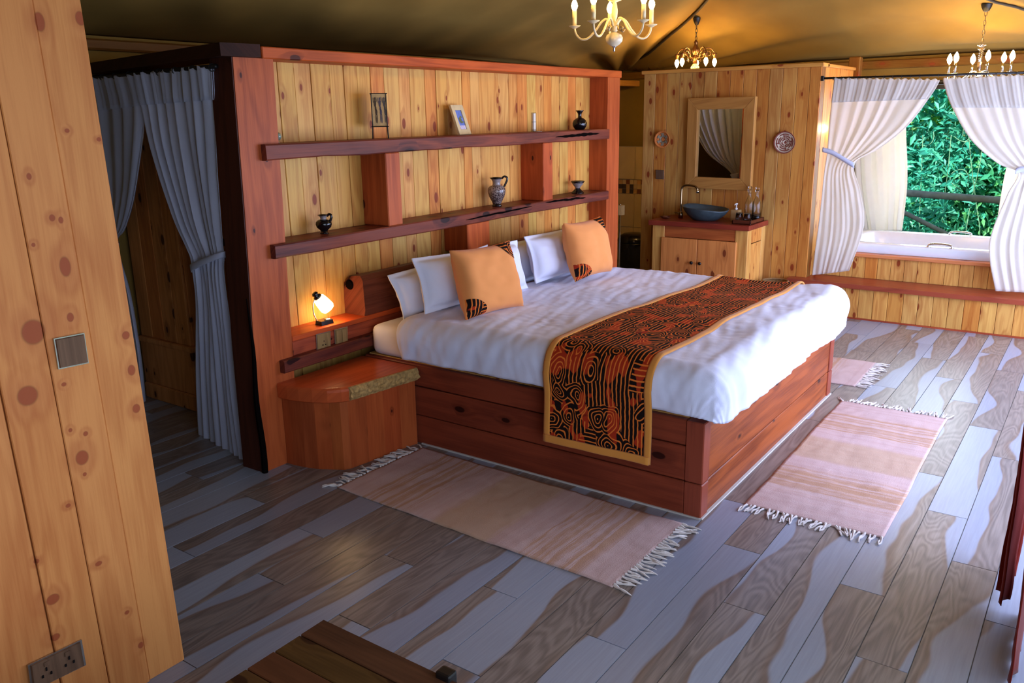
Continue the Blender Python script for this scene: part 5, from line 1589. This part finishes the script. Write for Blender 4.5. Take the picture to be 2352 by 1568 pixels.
def shrub(name, c, rad, nleaf, cols, label, seed, L=(.09, .17), nv=3, lean=(0, 0, 0)):
    rg = random.Random(seed)
    e = empty(name, (c[0], c[1], -.62), label, 'bush', 'bushes outside the bath opening')
    V, F, C = [], [], []
    cl = [(Vector((rg.gauss(0, .42), rg.gauss(0, .42), rg.gauss(0, .42))), rg.uniform(.25, .55)) for _ in range(26)]
    for k in range(nleaf):
        o_, r_ = rg.choice(cl)
        p = o_ + Vector((rg.gauss(0, 1), rg.gauss(0, 1), rg.gauss(0, 1))).normalized() * r_ * rg.uniform(.6, 1.0)
        p = Vector((c[0] + p.x * rad[0], c[1] + p.y * rad[1], max(-.58, c[2] + p.z * rad[2])))
        l = rg.uniform(*L); w = l * rg.uniform(.26, .4)
        d = Vector((rg.gauss(-.35, .6), rg.gauss(0, .7), rg.gauss(-.35, .55))).normalized()
        sd_ = d.cross(Vector((rg.gauss(-.7, .5), rg.gauss(0, .5), rg.gauss(.8, .5)))).normalized()
        up = sd_.cross(d) * (l * .10)
        i = len(V)
        V += [p, p + d * l * .4 + sd_ * w * .5 + up, p + d * l, p + d * l * .4 - sd_ * w * .5 + up]
        F += [(i, i + 1, i + 2), (i, i + 2, i + 3)]
        cc = lin(rg.choice(cols)); kk = rg.uniform(.7, 1.2); C.append(tuple(min(1, v * kk) for v in cc[:3]) + (1,))
    mid = Vector(c)
    me = bpy.data.meshes.new('foliage'); me.from_pydata([v - mid for v in V], [], F)
    at = me.color_attributes.new('Col', 'FLOAT_COLOR', 'POINT')
    at.data.foreach_set('color', [x for k in range(nleaf) for _ in range(4) for x in C[k]])
    me.materials.append(LEAF)
    o = bpy.data.objects.new('foliage', me); o.location = mid; WM[o] = Matrix.Translation(mid); par(o, e); link(o); stuff(o)
    for k in range(nv):
        z0_ = -.6; a_ = rg.uniform(0, 6.28)
        pts = [(c[0] + rg.gauss(0, .08), c[1] + rg.gauss(0, .1), z0_)] + [(c[0] + math.cos(a_) * rad[0] * .5 * t + rg.gauss(0, .06), c[1] + math.sin(a_) * rad[1] * .5 * t + rg.gauss(0, .06), z0_ + (c[2] + rad[2] * .5 - z0_) * t) for t in (.35, .65, 1)]
        mk('stem', tube(B(), catmull(pts, 14), [.03 * (1 - i / 18) for i in range(14)], 6), TWIG, e, smooth=True)
    return e


G1 = [(76, 172, 120), (64, 160, 118), (104, 190, 118), (58, 148, 112)]  # leaf colours paler and more teal, with the outdoor haze put into them
G2 = [(138, 204, 104), (112, 190, 100), (164, 214, 108), (90, 172, 104)]
G3 = [(58, 166, 142), (52, 152, 134), (80, 180, 146)]
shrub('shrub', (9.5, -2.3, .55), (1.0, 1.2, 1.3), 9000, G1, 'dense green bush behind the slanting railing brace', 1)
shrub('shrub', (9.4, -1.2, .9), (.9, 1.1, 1.5), 8000, G3, 'dark green bush nearest the bath curtain on the vanity side', 2)
shrub('shrub', (9.9, -3.2, .8), (1.0, 1.1, 1.5), 8000, G3, 'bluish green bush toward the far end of the railing', 3)
shrub('shrub', (9.9, -1.9, 2.0), (1.0, 1.4, 1.3), 9000, G2, 'bright yellow-green bush filling the top of the opening', 4)
shrub('shrub', (11.4, -2.6, 2.2), (1.5, 3.0, 2.9), 12000, G1, 'tall dense thicket at the back of the view', 5, (.16, .30))
shrub('shrub', (11.2, .2, 1.6), (1.5, 2.4, 2.6), 8000, G1, 'green thicket beyond the bath curtain on the vanity side', 6, (.16, .30))
shrub('shrub', (11.0, -5.6, 1.8), (1.5, 2.4, 2.6), 8000, G1, 'green thicket beyond the far end of the railing', 7, (.16, .30))
rv = random.Random(44)
vn = empty('bare_creeper', (8.2, -1.9, -.6), 'pale bare creeper stems tangled in front of the bushes', 'creeper')
for (u0, v0, n_) in ((2150, 300, 1), (2215, 335, 2), (2238, 345, 2), (2185, 430, 1)):
    for k in range(n_):
        u, v = u0 + rv.uniform(-30, 30), v0 + rv.uniform(-25, 25); pts = [atx(u, v, 8.1 + rv.uniform(-.15, .15))]
        a_ = rv.uniform(0, 6.28)
        for q in range(7):
            a_ += rv.gauss(.45, .5); u += 16 * math.cos(a_); v += 16 * math.sin(a_); pts.append(atx(u, v, 8.1 + rv.uniform(-.15, .15)))
        mk('stem', tube(B(), catmull(pts, 36), .0038, 5), TWIG, vn, smooth=True)
for (u0, u1) in ((2160, 2185), (2250, 2225), (2110, 2120), (2215, 2262)):
    pts = [atx(u0, 560, 8.1), atx(u0 + (u1 - u0) * .3, 470, 8.15), atx(u0 + (u1 - u0) * .7, 390, 8.05), atx(u1, 310, 8.1)]
    pts = [pts[0] - Vector((0, 0, 1.0))] + pts
    mk('stem', tube(B(), catmull(pts, 24), .0045, 5), TWIG, vn, smooth=True)
